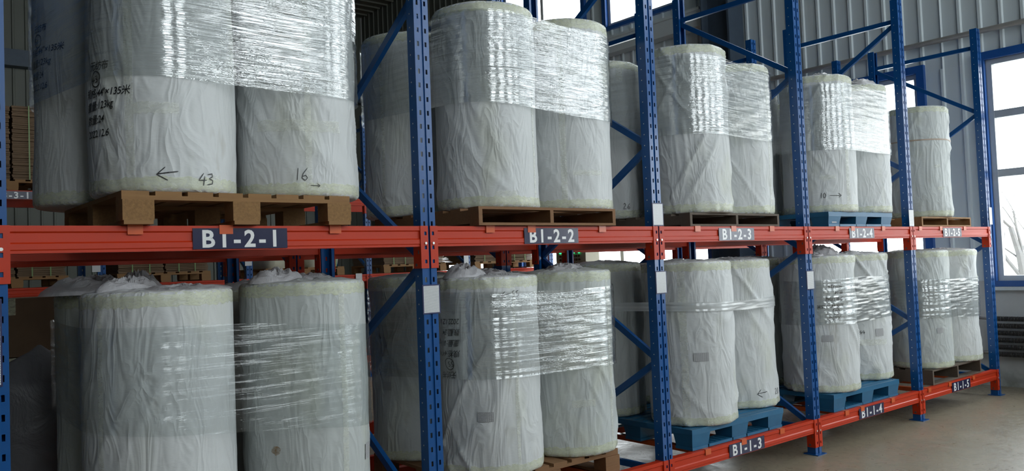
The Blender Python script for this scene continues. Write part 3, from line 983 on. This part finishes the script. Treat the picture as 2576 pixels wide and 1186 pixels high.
def note(roll, root, lines, th, z, dz, size, flip=False, circ=None):
    """block of slanted marker text; circ = (line index, number) drawn in a ring"""
    sgn = -1 if flip else 1
    V, F = [], []
    rnd = random.Random(roll.seed)
    for i, tx in enumerate(lines):
        if circ and i == circ[0]:
            v, f = strokes_to_2d(circ[1], size*0.55, 0.0045)
            v = [(a+0.05, b) for a, b in v]
            v2, f2 = ring2d(0.05+size*0.55, size*0.28, size*0.62, 0.0045)
            f = list(f) + [tuple(q+len(v) for q in g) for g in f2]; v = list(v)+v2
        else:
            v, f = text_mesh(tx, size*0.88, 0.22, 0.0003, 'LEFT', 0.95)
            v = [(a*0.92, b) for a, b, *_ in v]
            if i == 0: v = [(a+0.035, b) for a, b in v]
        b0 = len(V)
        tl = rnd.uniform(-0.02, 0.06)
        V += [(a, b - i*dz + a*tl) for a, b in v]
        F += [tuple(q+b0 for q in g) for g in f]
    # subdivide long faces is not needed: glyphs are small against the radius
    return write(roll, root, V, F, th, z, flip)

def tuft(root, cx, cy, z, rx, ry, h, rot, seed, name='plastic_tuft'):
    nu, nv = 66, 20
    T, Rr = np.meshgrid(np.linspace(0, 2*PI, nu, endpoint=False), np.linspace(1, 0.0, nv), indexing='ij')
    u = T/(2*PI)
    g = 0.6*ridge(vn(u*9+Rr*2, Rr*2.2, 9, seed), 1.4) + 0.4*ridge(vn(u*19-Rr*3, Rr*4.1, 19, seed+2), 1.2)
    g2 = vn(u*17, Rr*4, 17, seed+9)
    hh = h*np.power(np.clip(1-Rr**2, 0, 1), 0.55)*(0.35+0.65*g) + 0.18*h*(g2-0.4)*(1-Rr**6)
    ex = Rr*(0.8+0.4*vn(u*5, Rr, 5, seed+4))
    X_, Y_ = rx*ex*np.cos(T), ry*ex*np.sin(T)
    c, s_ = math.cos(rot), math.sin(rot)
    P = np.stack([cx+X_*c-Y_*s_, cy+X_*s_+Y_*c, z+hh], -1)
    return MB().grid(P, True).build(name, 'bag', root, False)

def make_roll(key, x, y, R, zb, zt, seed, label, mat='sack', seams=(), strips=(), notes=(), marks=(), labels=(), tufts=(), strap=None, amp=1.0, lean=(0, 0), hi=True, group=None, stains=()):
    rl = Roll(x, y, R, zb, zt, seed, amp, lean)
    root = thing('wrapped_roll', label, 'fabric roll', (x, y, zb), group)
    nt, nz = (176, 62) if hi else (80, 26)
    q = np.linspace(0, 1, 7)**1.6*0.026
    zz = np.concatenate([q, np.linspace(0.026, rl.H-0.026, nz)[1:-1], rl.H-q[::-1]])
    T, Z = np.meshgrid(np.linspace(0, 2*PI, nt, endpoint=False), zz, indexing='ij')
    P = rl.pt(T, Z)
    # caps: pleated, gathered towards the middle
    rings_t = np.array([0.93, 0.84, 0.7, 0.52, 0.33, 0.15, 0.02])
    th = np.linspace(0, 2*PI, nt, endpoint=False); u = th/(2*PI)
    rt_ = np.linalg.norm(P[:, -1, :2]-np.array(lean), axis=-1)
    top = []
    for k, f in enumerate(rings_t):
        zt_ = rl.H + 0.016*ridge(vn(u*26+f*2, np.full_like(u, f*3.0), 26, seed+11), 2)*math.sin(PI*min(1, f+0.05)) + 0.012*(vn(u*7, np.full_like(u, f*4), 7, seed+12)-0.3)*(1-f)
        top.append(np.stack([rt_*f*np.cos(th)+lean[0], rt_*f*np.sin(th)+lean[1], zt_], -1))
    bot = []
    rb_ = np.linalg.norm(P[:, 0, :2], axis=-1)
    for f in (0.02, 0.5, 0.85):
        bot.append(np.stack([rb_*f*np.cos(th), rb_*f*np.sin(th), np.full_like(th, 0.0005)], -1))
    A = np.concatenate([np.stack(bot, 1), P, np.stack(top, 1)], 1)
    MB().grid(A, True).build('sleeve', mat, root, True)
    # tape bands round both ends
    for a, b in ((0.006, 0.060), (rl.H-0.062, rl.H-0.006)):
        G, _ = rl.patch(0, 2*PI, a, b, 0.0016, 121 if hi else 61, 5, 0.006)
        MB().grid(G[:-1], True).build('end_tape', 'tape', root, True)
    for thd, wd in seams:
        dt = wd/2/R; a = math.radians(thd)
        G, _ = rl.patch(a-dt, a+dt, 0.01, rl.H-0.01, 0.0028, 5, 48)
        MB().grid(G).build('seam_tape', 'seam_tape', root, True)
    for a, b, z, ht in strips:
        G, _ = rl.patch(math.radians(a), math.radians(b), z-zb, z-zb+ht, 0.0028, 24, 4, 0.004)
        MB().grid(G).build('tape_strip', 'seam_tape', root, True)
    for lines, thd, z, dz, size, flip, circ in notes:
        note(rl, root, lines, thd, z, dz, size, flip, circ)
    for tx, thd, z, size, wd, flip in marks:
        V, F = strokes_to_2d(tx, size, wd)
        write(rl, root, V, F, thd, z, flip)
    for thd, z, w_, h_ in labels:
        a = math.radians(thd); dt = w_/2/R
        G, uv = rl.patch(a-dt, a+dt, z-zb, z-zb+h_, 0.004, 6, 4)
        MB().grid(G, uv=uv).build('paper_label', 'label', root, True)
    for k, (cx, cy, rx, ry, h, rot) in enumerate(tufts):
        tuft(root, cx+lean[0], cy+lean[1], rl.H-0.004, rx, ry, h, rot, seed+30+k)
    for thd, z, w_, h_ in stains:
        n = 18
        A = np.array([(0, 0)] + [((w_/2)*math.cos(2*PI*i/n)*(0.8+0.4*random.random()), (h_/2)*math.sin(2*PI*i/n)*(0.8+0.4*random.random())) for i in range(n)])
        Pq = rl.pt(math.radians(thd)+A[:, 0]/R, z-zb+A[:, 1], 0.003)
        m = MB(); m.v = [tuple(map(float, p)) for p in Pq]
        m.f = [(0, 1+i, 1+(i+1) % n) for i in range(n)]; m.mi = [0]*n
        m.build('rust_stain', 'rust', root)
    if strap:
        G, _ = rl.patch(0, 2*PI, strap-zb, strap-zb+0.013, 0.004, 91, 2)
        MB().grid(G[:-1], True).build('strap', 'strap', root, True)
    return rl

T2 = {0: PZ2+0.129, 1: PZ2+0.097, 2: PZ2+0.089, 3: PZ2+0.114, 4: PZ2+0.09}
T1 = {0: PZ1+0.135, 1: PZ1+0.132, 2: PZ1+0.135, 3: PZ1+0.135, 4: PZ1+0.135}
BLK = ['无纺布', '', '规格:44"×135米', '重量:123kg', '数量:24', '2022.12.6']
AI, BK = 'on the aisle side', 'at the back'
def lab(desc, pos, lv, bay):
    return '%s, %s of the B1-%d-%d pallet' % (desc, pos, lv, bay)
rolls = {}
def R_(key, *a, **k):
    rolls[key] = make_roll(key, *a, **k)
# ---- upper level
R_('1a2', -1.259, 0.87, 0.29, T2[0], 2.93, 101, lab('wrapped roll farther from the windows', BK, 2, 1), seams=[(-170, 0.03)], notes=[(BLK, -178, 2.62, 0.052, 0.044, False, (1, '57'.replace('7', '1')))], amp=0.5)
R_('1b2', -1.154, 0.27, 0.296, T2[0], 2.93, 102, 'wrapped roll marked 43 with an arrow and handwritten notes above the B1-2-1 sign', seams=[(-131, 0.035)], strips=[(-128, -95, 2.145, 0.045), (-70, -60, 1.86, 0.05)],
   notes=[(BLK, -176, 2.335, 0.054, 0.046, False, (1, '43'))], marks=[('<', -112, 1.885, 0.042, 0.004, False), ('43', -81, 1.868, 0.046, 0.004, False)], amp=0.6)
R_('1c2', -0.548, 0.28, 0.285, T2[0], 2.93, 103, 'wrapped roll marked 16 with an arrow above the B1-2-1 sign', seams=[(-104, 0.028)], strips=[(-150, -72, 2.125, 0.05)],
   marks=[('16', -116, 1.905, 0.055, 0.0035, False), ('>', -103, 1.872, 0.024, 0.003, False)], amp=0.65)
R_('1d2', -0.55, 0.89, 0.285, T2[0], 2.92, 104, lab('wrapped roll nearer the windows', BK, 2, 1), hi=False)
R_('2a2', 0.487, 0.89, 0.29, T2[1], 2.885, 105, lab('wrapped roll farther from the windows', BK, 2, 2), seams=[(-158, 0.02)], amp=0.7)
R_('2b2', 0.586, 0.27, 0.29, T2[1], 2.91, 106, lab('wrapped roll farther from the windows', AI, 2, 2), seams=[(-62, 0.02)], strips=[(-120, -95, 1.83, 0.06)], amp=0.75)
R_('2c2', 1.205, 0.29, 0.285, T2[1], 2.925, 107, lab('wrapped roll nearer the windows', AI, 2, 2), seams=[(-135, 0.035)], strips=[(-125, -85, 2.0, 0.03)], amp=0.75)
R_('2d2', 1.15, 0.89, 0.285, T2[1], 2.88, 108, lab('wrapped roll nearer the windows', BK, 2, 2), hi=False)
R_('3a2', 2.16, 0.88, 0.29, T2[2], 2.93, 109, lab('wrapped roll marked 26', BK, 2, 3), marks=[('26', -112, 1.862, 0.042, 0.0035, False)], strips=[(-114, -104, 2.78, 0.1)], amp=0.6)
R_('3b2', 2.344, 0.26, 0.29, T2[2], 2.93, 110, lab('wrapped roll farther from the windows', AI, 2, 3), strips=[(-130, -95, 1.84, 0.03)], amp=1.3)
R_('3c2', 2.935, 0.30, 0.28, T2[2], 2.885, 111, lab('wrapped roll nearer the windows', AI, 2, 3), seams=[(-80, 0.02)])
R_('3d2', 2.78, 0.9, 0.285, T2[2], 2.85, 112, lab('wrapped roll nearer the windows', BK, 2, 3), hi=False)
R_('4a2', 3.95, 0.88, 0.28, T2[3], 2.90, 113, lab('wrapped roll farther from the windows', BK, 2, 4), amp=1.4, tufts=[(0, 0, 0.2, 0.15, 0.05, 0)], notes=[(BLK[2:], -150, 2.28, 0.05, 0.042, False, None)])
R_('4b2', 4.055, 0.26, 0.29, T2[3], 2.93, 114, lab('wrapped roll marked 10 with an arrow', AI, 2, 4), seams=[(-103, 0.035)], strips=[(-150, -125, 2.08, 0.035)], tufts=[(-0.1, -0.1, 0.12, 0.08, 0.04, 0.6)],
   marks=[('10', -150, 1.935, 0.042, 0.0035, False), ('>', -136, 1.93, 0.052, 0.0035, False)])
R_('4c2', 4.671, 0.27, 0.285, T2[3], 2.925, 115, lab('wrapped roll with a bunched plastic top', AI, 2, 4), tufts=[(-0.02, -0.08, 0.2, 0.14, 0.085, 0.2)], amp=0.7)
R_('4d2', 4.56, 0.89, 0.28, T2[3], 2.86, 116, lab('wrapped roll nearer the windows', BK, 2, 4), hi=False)
R_('5b2', 5.86, 0.27, 0.29, T2[4], 2.85, 117, 'wrapped roll tied with a tan strap above the B1-2-5 sign', mat='sack_b', strap=2.52, amp=1.3, strips=[(-125, -113, 2.26, 0.03), (-122, -106, 2.05, 0.03)])
# ---- lower level
R_('1a1', -1.19, 0.87, 0.29, T1[0], 1.44, 121, lab('wrapped roll under a dark gathered plastic cover', BK, 1, 1), mat='sack_b', tufts=[(-0.12, -0.05, 0.26, 0.2, 0.09, 0.3), (0.1, 0.1, 0.14, 0.1, 0.11, 1.0)], amp=0.5)
R_('1b1', -1.192, 0.26, 0.30, T1[0], 1.447, 122, lab('wrapped roll with a white plastic tuft', AI, 1, 1), seams=[(-152, 0.025)], tufts=[(-0.12, 0.0, 0.16, 0.07, 0.07, 0.5), (0.08, -0.05, 0.2, 0.16, 0.03, 0)], amp=0.45)
R_('1c1', -0.539, 0.27, 0.29, T1[0], 1.458, 123, 'wrapped roll with a rust spot and large plastic tuft under the B1-2-1 beam', mat='sack_b', seams=[(-80, 0.03)], labels=[(-48, 0.63, 0.06, 0.07)], stains=[(-142, 0.73, 0.045, 0.04)],
   tufts=[(-0.14, -0.03, 0.15, 0.10, 0.075, 0.3), (0.06, 0.05, 0.2, 0.14, 0.045, 0.8)], amp=0.6)
R_('1d1', -0.55, 0.89, 0.285, T1[0], 1.43, 124, lab('wrapped roll nearer the windows', BK, 1, 1), mat='sack_b', hi=False, tufts=[(0, 0, 0.2, 0.15, 0.05, 0)])
R_('2a1', 0.485, 0.88, 0.29, T1[1], 1.455, 125, lab('wrapped roll farther from the windows', BK, 1, 2), mat='sack_b', labels=[(-165, 0.80, 0.06, 0.05)])
R_('2b1', 0.545, 0.27, 0.285, T1[1], 1.44, 126, lab('wrapped roll with an upside-down 55 and notes', AI, 1, 2), seams=[(-97, 0.02)], labels=[(-133, 0.69, 0.085, 0.05)], strips=[(-85, -60, 1.42-0.03, 0.03)],
   notes=[(['无纺布', '', '规格:44"×132米', '重量:111kg', '数量:24', '2022.12.1'], -158, 0.945, 0.056, 0.046, True, (1, '55'))],
   marks=[('55', -90, 1.362, 0.032, 0.0035, True), ('<', -112, 1.325, 0.03, 0.0035, False)], tufts=[(-0.15, 0.0, 0.14, 0.11, 0.085, 0.2), (0.08, 0.08, 0.16, 0.12, 0.05, 1.2)], amp=1.5)
R_('2c1', 1.13, 0.26, 0.278, T1[1], 1.45, 127, lab('wrapped roll with greenish tape', AI, 1, 2), mat='sack_b', seams=[(-70, 0.03)], strips=[(-130, -100, 0.68, 0.04)], tufts=[(0.0, 0.0, 0.18, 0.12, 0.055, 0.5)])
R_('2d1', 1.14, 0.9, 0.285, T1[1], 1.44, 128, lab('wrapped roll nearer the windows', BK, 1, 2), hi=False)
R_('3a1', 2.12, 0.92, 0.29, T1[2], 1.485, 129, lab('wrapped roll in shadow', BK, 1, 3), mat='sack_b', tufts=[(0, 0, 0.2, 0.15, 0.03, 0)])
R_('3b1', 2.275, 0.25, 0.296, T1[2], 1.474, 130, lab('wrapped roll with a printed label', AI, 1, 3), seams=[(-150, 0.05)], labels=[(-129, 0.825, 0.1, 0.055)], marks=[('55', 152, 0.435, 0.05, 0.004, False)], tufts=[(-0.05, 0.05, 0.2, 0.14, 0.03, 0.2)])
R_('3c1', 2.98, 0.38, 0.285, T1[2], 1.474, 131, lab('wrapped roll marked 20 with an arrow', AI, 1, 3), amp=1.5, marks=[('<', -118, 0.485, 0.045, 0.004, False), ('20', -82, 0.485, 0.045, 0.004, False)], lean=(-0.035, 0.0), tufts=[(0, 0, 0.2, 0.15, 0.03, 0.5)])
R_('3d1', 2.8, 0.98, 0.28, T1[2], 1.46, 132, lab('wrapped roll nearer the windows', BK, 1, 3), hi=False)
R_('4a1', 3.92, 0.89, 0.285, T1[3], 1.475, 133, lab('wrapped roll farther from the windows', BK, 1, 4), mat='sack_b', tufts=[(0, 0, 0.2, 0.15, 0.03, 0)])
R_('4b1', 3.949, 0.27, 0.29, T1[3], 1.478, 134, lab('wrapped roll with upside-down handwritten notes', AI, 1, 4), seams=[(-160, 0.02)], labels=[(-138, 0.805, 0.085, 0.05)], amp=1.4,
   notes=[(['无纺布', '', '规格:44"×135米', '重量:135kg', '数:14', '2022.12.6'], -108, 1.0, 0.05, 0.042, True, (1, '32'))], tufts=[(0.02, -0.02, 0.17, 0.13, 0.10, 0.9), (-0.16, -0.1, 0.1, 0.08, 0.04, 0)])
R_('4c1', 4.72, 0.36, 0.285, T1[3], 1.482, 135, lab('leaning wrapped roll with a printed label', AI, 1, 4), amp=1.7, lean=(-0.065, 0.0), labels=[(-110, 0.775, 0.08, 0.065)], strips=[(-150, -95, 0.70, 0.05)], tufts=[(0.05, 0, 0.2, 0.14, 0.035, 0.5)],
   marks=[('44', -146, 0.80, 0.03, 0.004, False)])
R_('4d1', 4.55, 0.95, 0.28, T1[3], 1.46, 136, lab('wrapped roll nearer the windows', BK, 1, 4), hi=False)
R_('5a1', 5.66, 0.9, 0.29, T1[4], 1.485, 137, lab('wrapped roll farther from the windows', BK, 1, 5), mat='sack_b', hi=False)
R_('5b1', 5.682, 0.26, 0.29, T1[4], 1.486, 138, lab('wrapped roll with a small printed label', AI, 1, 5), mat='sack_b', labels=[(-118, 0.725, 0.06, 0.05)], tufts=[(-0.02, 0, 0.2, 0.16, 0.025, 0)], amp=0.7)
R_('5c1', 6.295, 0.26, 0.285, T1[4], 1.486, 139, lab('wrapped roll leaning towards its neighbour', AI, 1, 5), amp=1.5, lean=(-0.018, 0), tufts=[(0, 0, 0.16, 0.14, 0.03, 0)])
R_('5d1', 6.25, 0.9, 0.285, T1[4], 1.47, 140, lab('wrapped roll nearer the windows', BK, 1, 5), hi=False)

# ---- stretch film round the loads
def hull(P):
    P = sorted(set(map(tuple, P)))
    def half(Q):
        h = []
        for p in Q:
            while len(h) > 1 and (h[-1][0]-h[-2][0])*(p[1]-h[-2][1])-(h[-1][1]-h[-2][1])*(p[0]-h[-2][0]) <= 0:
                h.pop()
            h.append(p)
        return h
    a = half(P); b = half(P[::-1])
    return a[:-1]+b[:-1]
def wrap(keys, z0, z1, seed, label, mat='film', tiltx=0.0, rows=64, amp=1.0, narrow=0.0):
    pts = []
    for k in keys:
        r = rolls[k]; f = ((z0+z1)/2-r.zb)/r.H
        for i in range(720):
            a = 2*PI*i/720
            rr = r.R+0.004+0.008*r.amp
            pts.append((round(r.x+r.lean[0]*f+rr*math.cos(a), 5), round(r.y+r.lean[1]*f+rr*math.sin(a), 5)))
    hp = hull(pts)
    H = np.array(hp + hp[:1])
    sl = np.concatenate([[0], np.cumsum(np.linalg.norm(np.diff(H, axis=0), axis=1))])
    L = sl[-1]; n = 560
    s_ = np.linspace(0, L, n+1)[:-1]
    X_ = np.interp(s_, sl, H[:, 0]); Y_ = np.interp(s_, sl, H[:, 1])
    tx = np.roll(X_, -1)-np.roll(X_, 1); ty = np.roll(Y_, -1)-np.roll(Y_, 1)
    ln = np.hypot(tx, ty); nx, ny = ty/ln, -tx/ln
    cx, cy = X_.mean(), Y_.mean()
    P = np.zeros((n+1, rows, 3)); UV = np.zeros((n+1, rows, 2))
    u = s_/L
    for j in range(rows):
        f = j/(rows-1)
        lo = z0 + 0.03*(vn(u*6, np.zeros(n), 6, seed)-0.5) + tiltx*(X_-cx)
        hi_ = z1 + 0.03*(vn(u*6, np.ones(n)*5, 6, seed+1)-0.5) + tiltx*(X_-cx)*0.6
        z = lo+(hi_-lo)*f
        d = amp*(0.005*(vn(u*24, z*75, 24, seed+2)-0.5) + 0.002*(vn(u*44+z*3, z*60, 44, seed+3)-0.5)) 
        P[:n, j] = np.stack([X_+nx*d-cx, Y_+ny*d-cy, z-z0], -1)
        UV[:n, j] = np.stack([s_, z], -1)
    P[n] = P[0]; UV[n] = UV[0]; UV[n, :, 0] = L
    o = MB().grid(P, uv=UV).build('stretch_film', mat, None, True, (cx, cy, z0))
    tag(o, label, 'film wrap')
wrap(['1a2', '1b2', '1c2', '1d2'], 2.285, 2.90, 201, 'clear stretch film wound round the rolls above the B1-2-1 sign')
wrap(['2a2', '2b2', '2c2', '2d2'], 2.35, 2.84, 202, 'clear stretch film wound round the rolls above the B1-2-2 sign', tiltx=-0.03)
wrap(['3a2', '3b2', '3c2', '3d2'], 2.325, 2.845, 203, 'clear stretch film wound round the rolls above the B1-2-3 sign', tiltx=-0.01)
wrap(['4a2', '4b2', '4c2', '4d2'], 2.315, 2.85, 204, 'clear stretch film wound round the rolls above the B1-2-4 sign')
wrap(['1a1', '1b1', '1c1', '1d1'], 0.85, 1.28, 205, 'clear stretch film wound round the rolls under the B1-2-1 beam', 'film_low', tiltx=-0.1)
wrap(['2a1', '2b1', '2c1', '2d1'], 0.90, 1.36, 206, 'clear stretch film wound round the rolls under the B1-2-2 beam')
wrap(['3a1', '3b1', '3c1', '3d1'], 1.135, 1.20, 207, 'narrow gathered band of film tying the rolls under the B1-2-3 beam', 'film_band', tiltx=-0.03, rows=20)
wrap(['4b1', '4c1'], 0.94, 1.295, 208, 'clear stretch film tying two rolls under the B1-2-4 beam', amp=1.4)
wrap(['5b1', '5c1'], 0.85, 1.215, 209, 'clear stretch film tying two rolls under the B1-2-5 beam', amp=1.3)

# ================================================================== GOODS ON THE RACKS BEHIND
def cardboard_load(x0, x1, y0, y1, z, h, n, label_p, label_c, strap='green_strap', seed=1):
    pallet_block(x0, x1, y0, y1, z, 0.12, label_p, ('wood', 'wood'))
    rnd = random.Random(seed)
    nb = 2
    for b in range(nb):
        xa = x0+0.01+(x1-x0-0.02)*b/nb; xb = x0+0.01+(x1-x0-0.02)*(b+1)/nb-0.015
        root = thing('cardboard_stack', label_c % ('nearer' if b else 'farther from'), 'cardboard', ((xa+xb)/2, (y0+y1)/2, z+0.12))
        wx, wy = (xb-xa)/2, (y1-y0)/2
        zc = 0.0; k = 0
        m = MB()
        while zc < h:
            tk = rnd.uniform(0.016, 0.026)
            dx, dy = rnd.uniform(-0.012, 0.0), rnd.uniform(-0.02, 0.02)
            m.box(-wx-dx, wx+dx, -wy+0.02+dy, wy-0.02+dy, zc, zc+tk-0.003)
            zc += tk
        m.build('cardboard_sheets', 'cardboard', root)['kind'] = 'stuff'
        for sx in (-0.4, 0.35):
            MB().box(wx*sx-0.006, wx*sx+0.006, -wy-0.004, wy+0.004, zc, zc+0.003).box(wx*sx-0.006, wx*sx+0.006, -wy-0.006, -wy-0.003, 0, zc+0.003).build('strap', strap, root)
cardboard_load(-1.25, -0.24, 7.02, 8.0, 1.459, 0.55, 12, 'wooden pallet under cardboard on the middle beam of the far rack, first bay', 'flat cardboard stack %s the windows on the middle beam, far rack first bay', seed=1)
cardboard_load(0.27, 1.36, 7.02, 8.0, 1.459, 0.5, 12, 'wooden pallet under cardboard on the middle beam of the far rack, second bay', 'flat cardboard stack %s the windows on the middle beam, far rack second bay', seed=2)
cardboard_load(3.85, 4.95, 7.02, 8.0, 1.459, 0.45, 12, 'wooden pallet under cardboard on the middle beam of the far rack, fourth bay', 'flat cardboard stack %s the windows on the middle beam, far rack fourth bay', seed=3)
cardboard_load(5.5, 6.75, 7.02, 8.0, 1.459, 0.42, 12, 'wooden pallet under strapped cardboard on the far rack bay by the end wall', 'green-strapped cardboard stack %s the windows, far rack bay by the end wall', seed=4)
cardboard_load(-1.35, -0.2, 7.02, 8.0, 2.534, 0.80, 12, 'wooden pallet under cardboard above the B3-3-1 sign', 'tall cardboard stack above the B3-3-1 sign, %s the windows', seed=5)
pallet_block(2.08, 3.22, 7.02, 8.0, 1.459, 0.12, 'wooden pallet under pale bales on the far rack', ('wood', 'wood'))
for b, (xa, xb) in enumerate(((2.1, 2.62), (2.68, 3.2))):
    root = thing('film_wrapped_bale', 'pale film wrapped bale %s the windows on the far rack' % ('nearer' if b else 'farther from'), 'bale', ((xa+xb)/2, 7.5, 1.579))
    wx = (xb-xa)/2
    nu, nv = 40, 10
    T, Z = np.meshgrid(np.linspace(0, 2*PI, nu, endpoint=False), np.linspace(0, 1, nv), indexing='ij')
    c_, s_ = np.cos(T), np.sin(T)
    k = 1/np.power(np.abs(c_)**6+np.abs(s_)**6, 1/6)
    k = k*(1-0.06*np.abs(2*Z-1)**4) - 0.04*vn(T/(2*PI)*9, Z*5, 9, 77+b)
    P = np.stack([wx*k*c_, 0.45*k*s_, 0.4*Z+0*k], -1)
    cap = P[:, -1:, :]*np.array([0.02, 0.02, 1.0])
    MB().grid(np.concatenate([P, cap], 1), True).build('body', 'bale', root, True)
    MB().box(wx*0.6, wx*0.6+0.015, -0.457, 0.457, 0.4, 0.404).box(wx*0.6, wx*0.6+0.015, -0.46, -0.456, 0, 0.404).build('strap', 'green_strap', root)

# cartons and a dark bag on the rack behind bay one
pallet_block(-1.74, -0.7, 1.6, 2.62, PZ1, 0.13, 'wooden pallet under the cartons behind the B1-1-1 bay', ('wood_brown', 'wood_brown'))
cm = MB().box(-0.245, 0.245, -0.235, 0.235, 0, 0.335)
for k, z in enumerate((0.399, 0.739, 1.079)):
    for i, x in enumerate((-1.48, -0.965)):
        root = thing('carton', 'brown carton in the %s tier of the stack behind bay one, %s the windows' % (('bottom', 'middle', 'top')[k], ('farther from', 'nearer')[i]), 'carton', (x, 2.33, z))
        link('body', bpy.data.meshes.get('carton_body') or cm.mesh('carton_body', ['cardboard']), root)
        MB().box(-0.245, 0.245, -0.025, 0.025, 0.3352, 0.3358).box(-0.025, 0.025, -0.2362, -0.2352, 0.24, 0.3352).build('packing_tape', 'tape', root)
nu, nv = 60, 24
T, Z = np.meshgrid(np.linspace(0, 2*PI, nu, endpoint=False), np.linspace(0, 1, nv), indexing='ij')
prof = np.interp(Z, [0, 0.05, 0.4, 0.75, 0.88, 0.95, 1.0], [0.80, 0.97, 1.0, 0.92, 0.5, 0.16, 0.02])
k = prof*(1+0.10*ridge(vn(T/(2*PI)*9+Z, Z*2, 9, 61), 2)*Z - 0.05*vn(T/(2*PI)*5, Z*4, 5, 62))
P = np.stack([0.34*k*np.cos(T), 0.20*k*np.sin(T), 0.76*Z+0*k], -1)
o = MB().grid(P, True).build('bulk_bag', 'bag_dark', None, True, (-1.38, 1.845, PZ1+0.13))
tag(o, 'dark grey tied bulk bag standing before the cartons', 'bag')
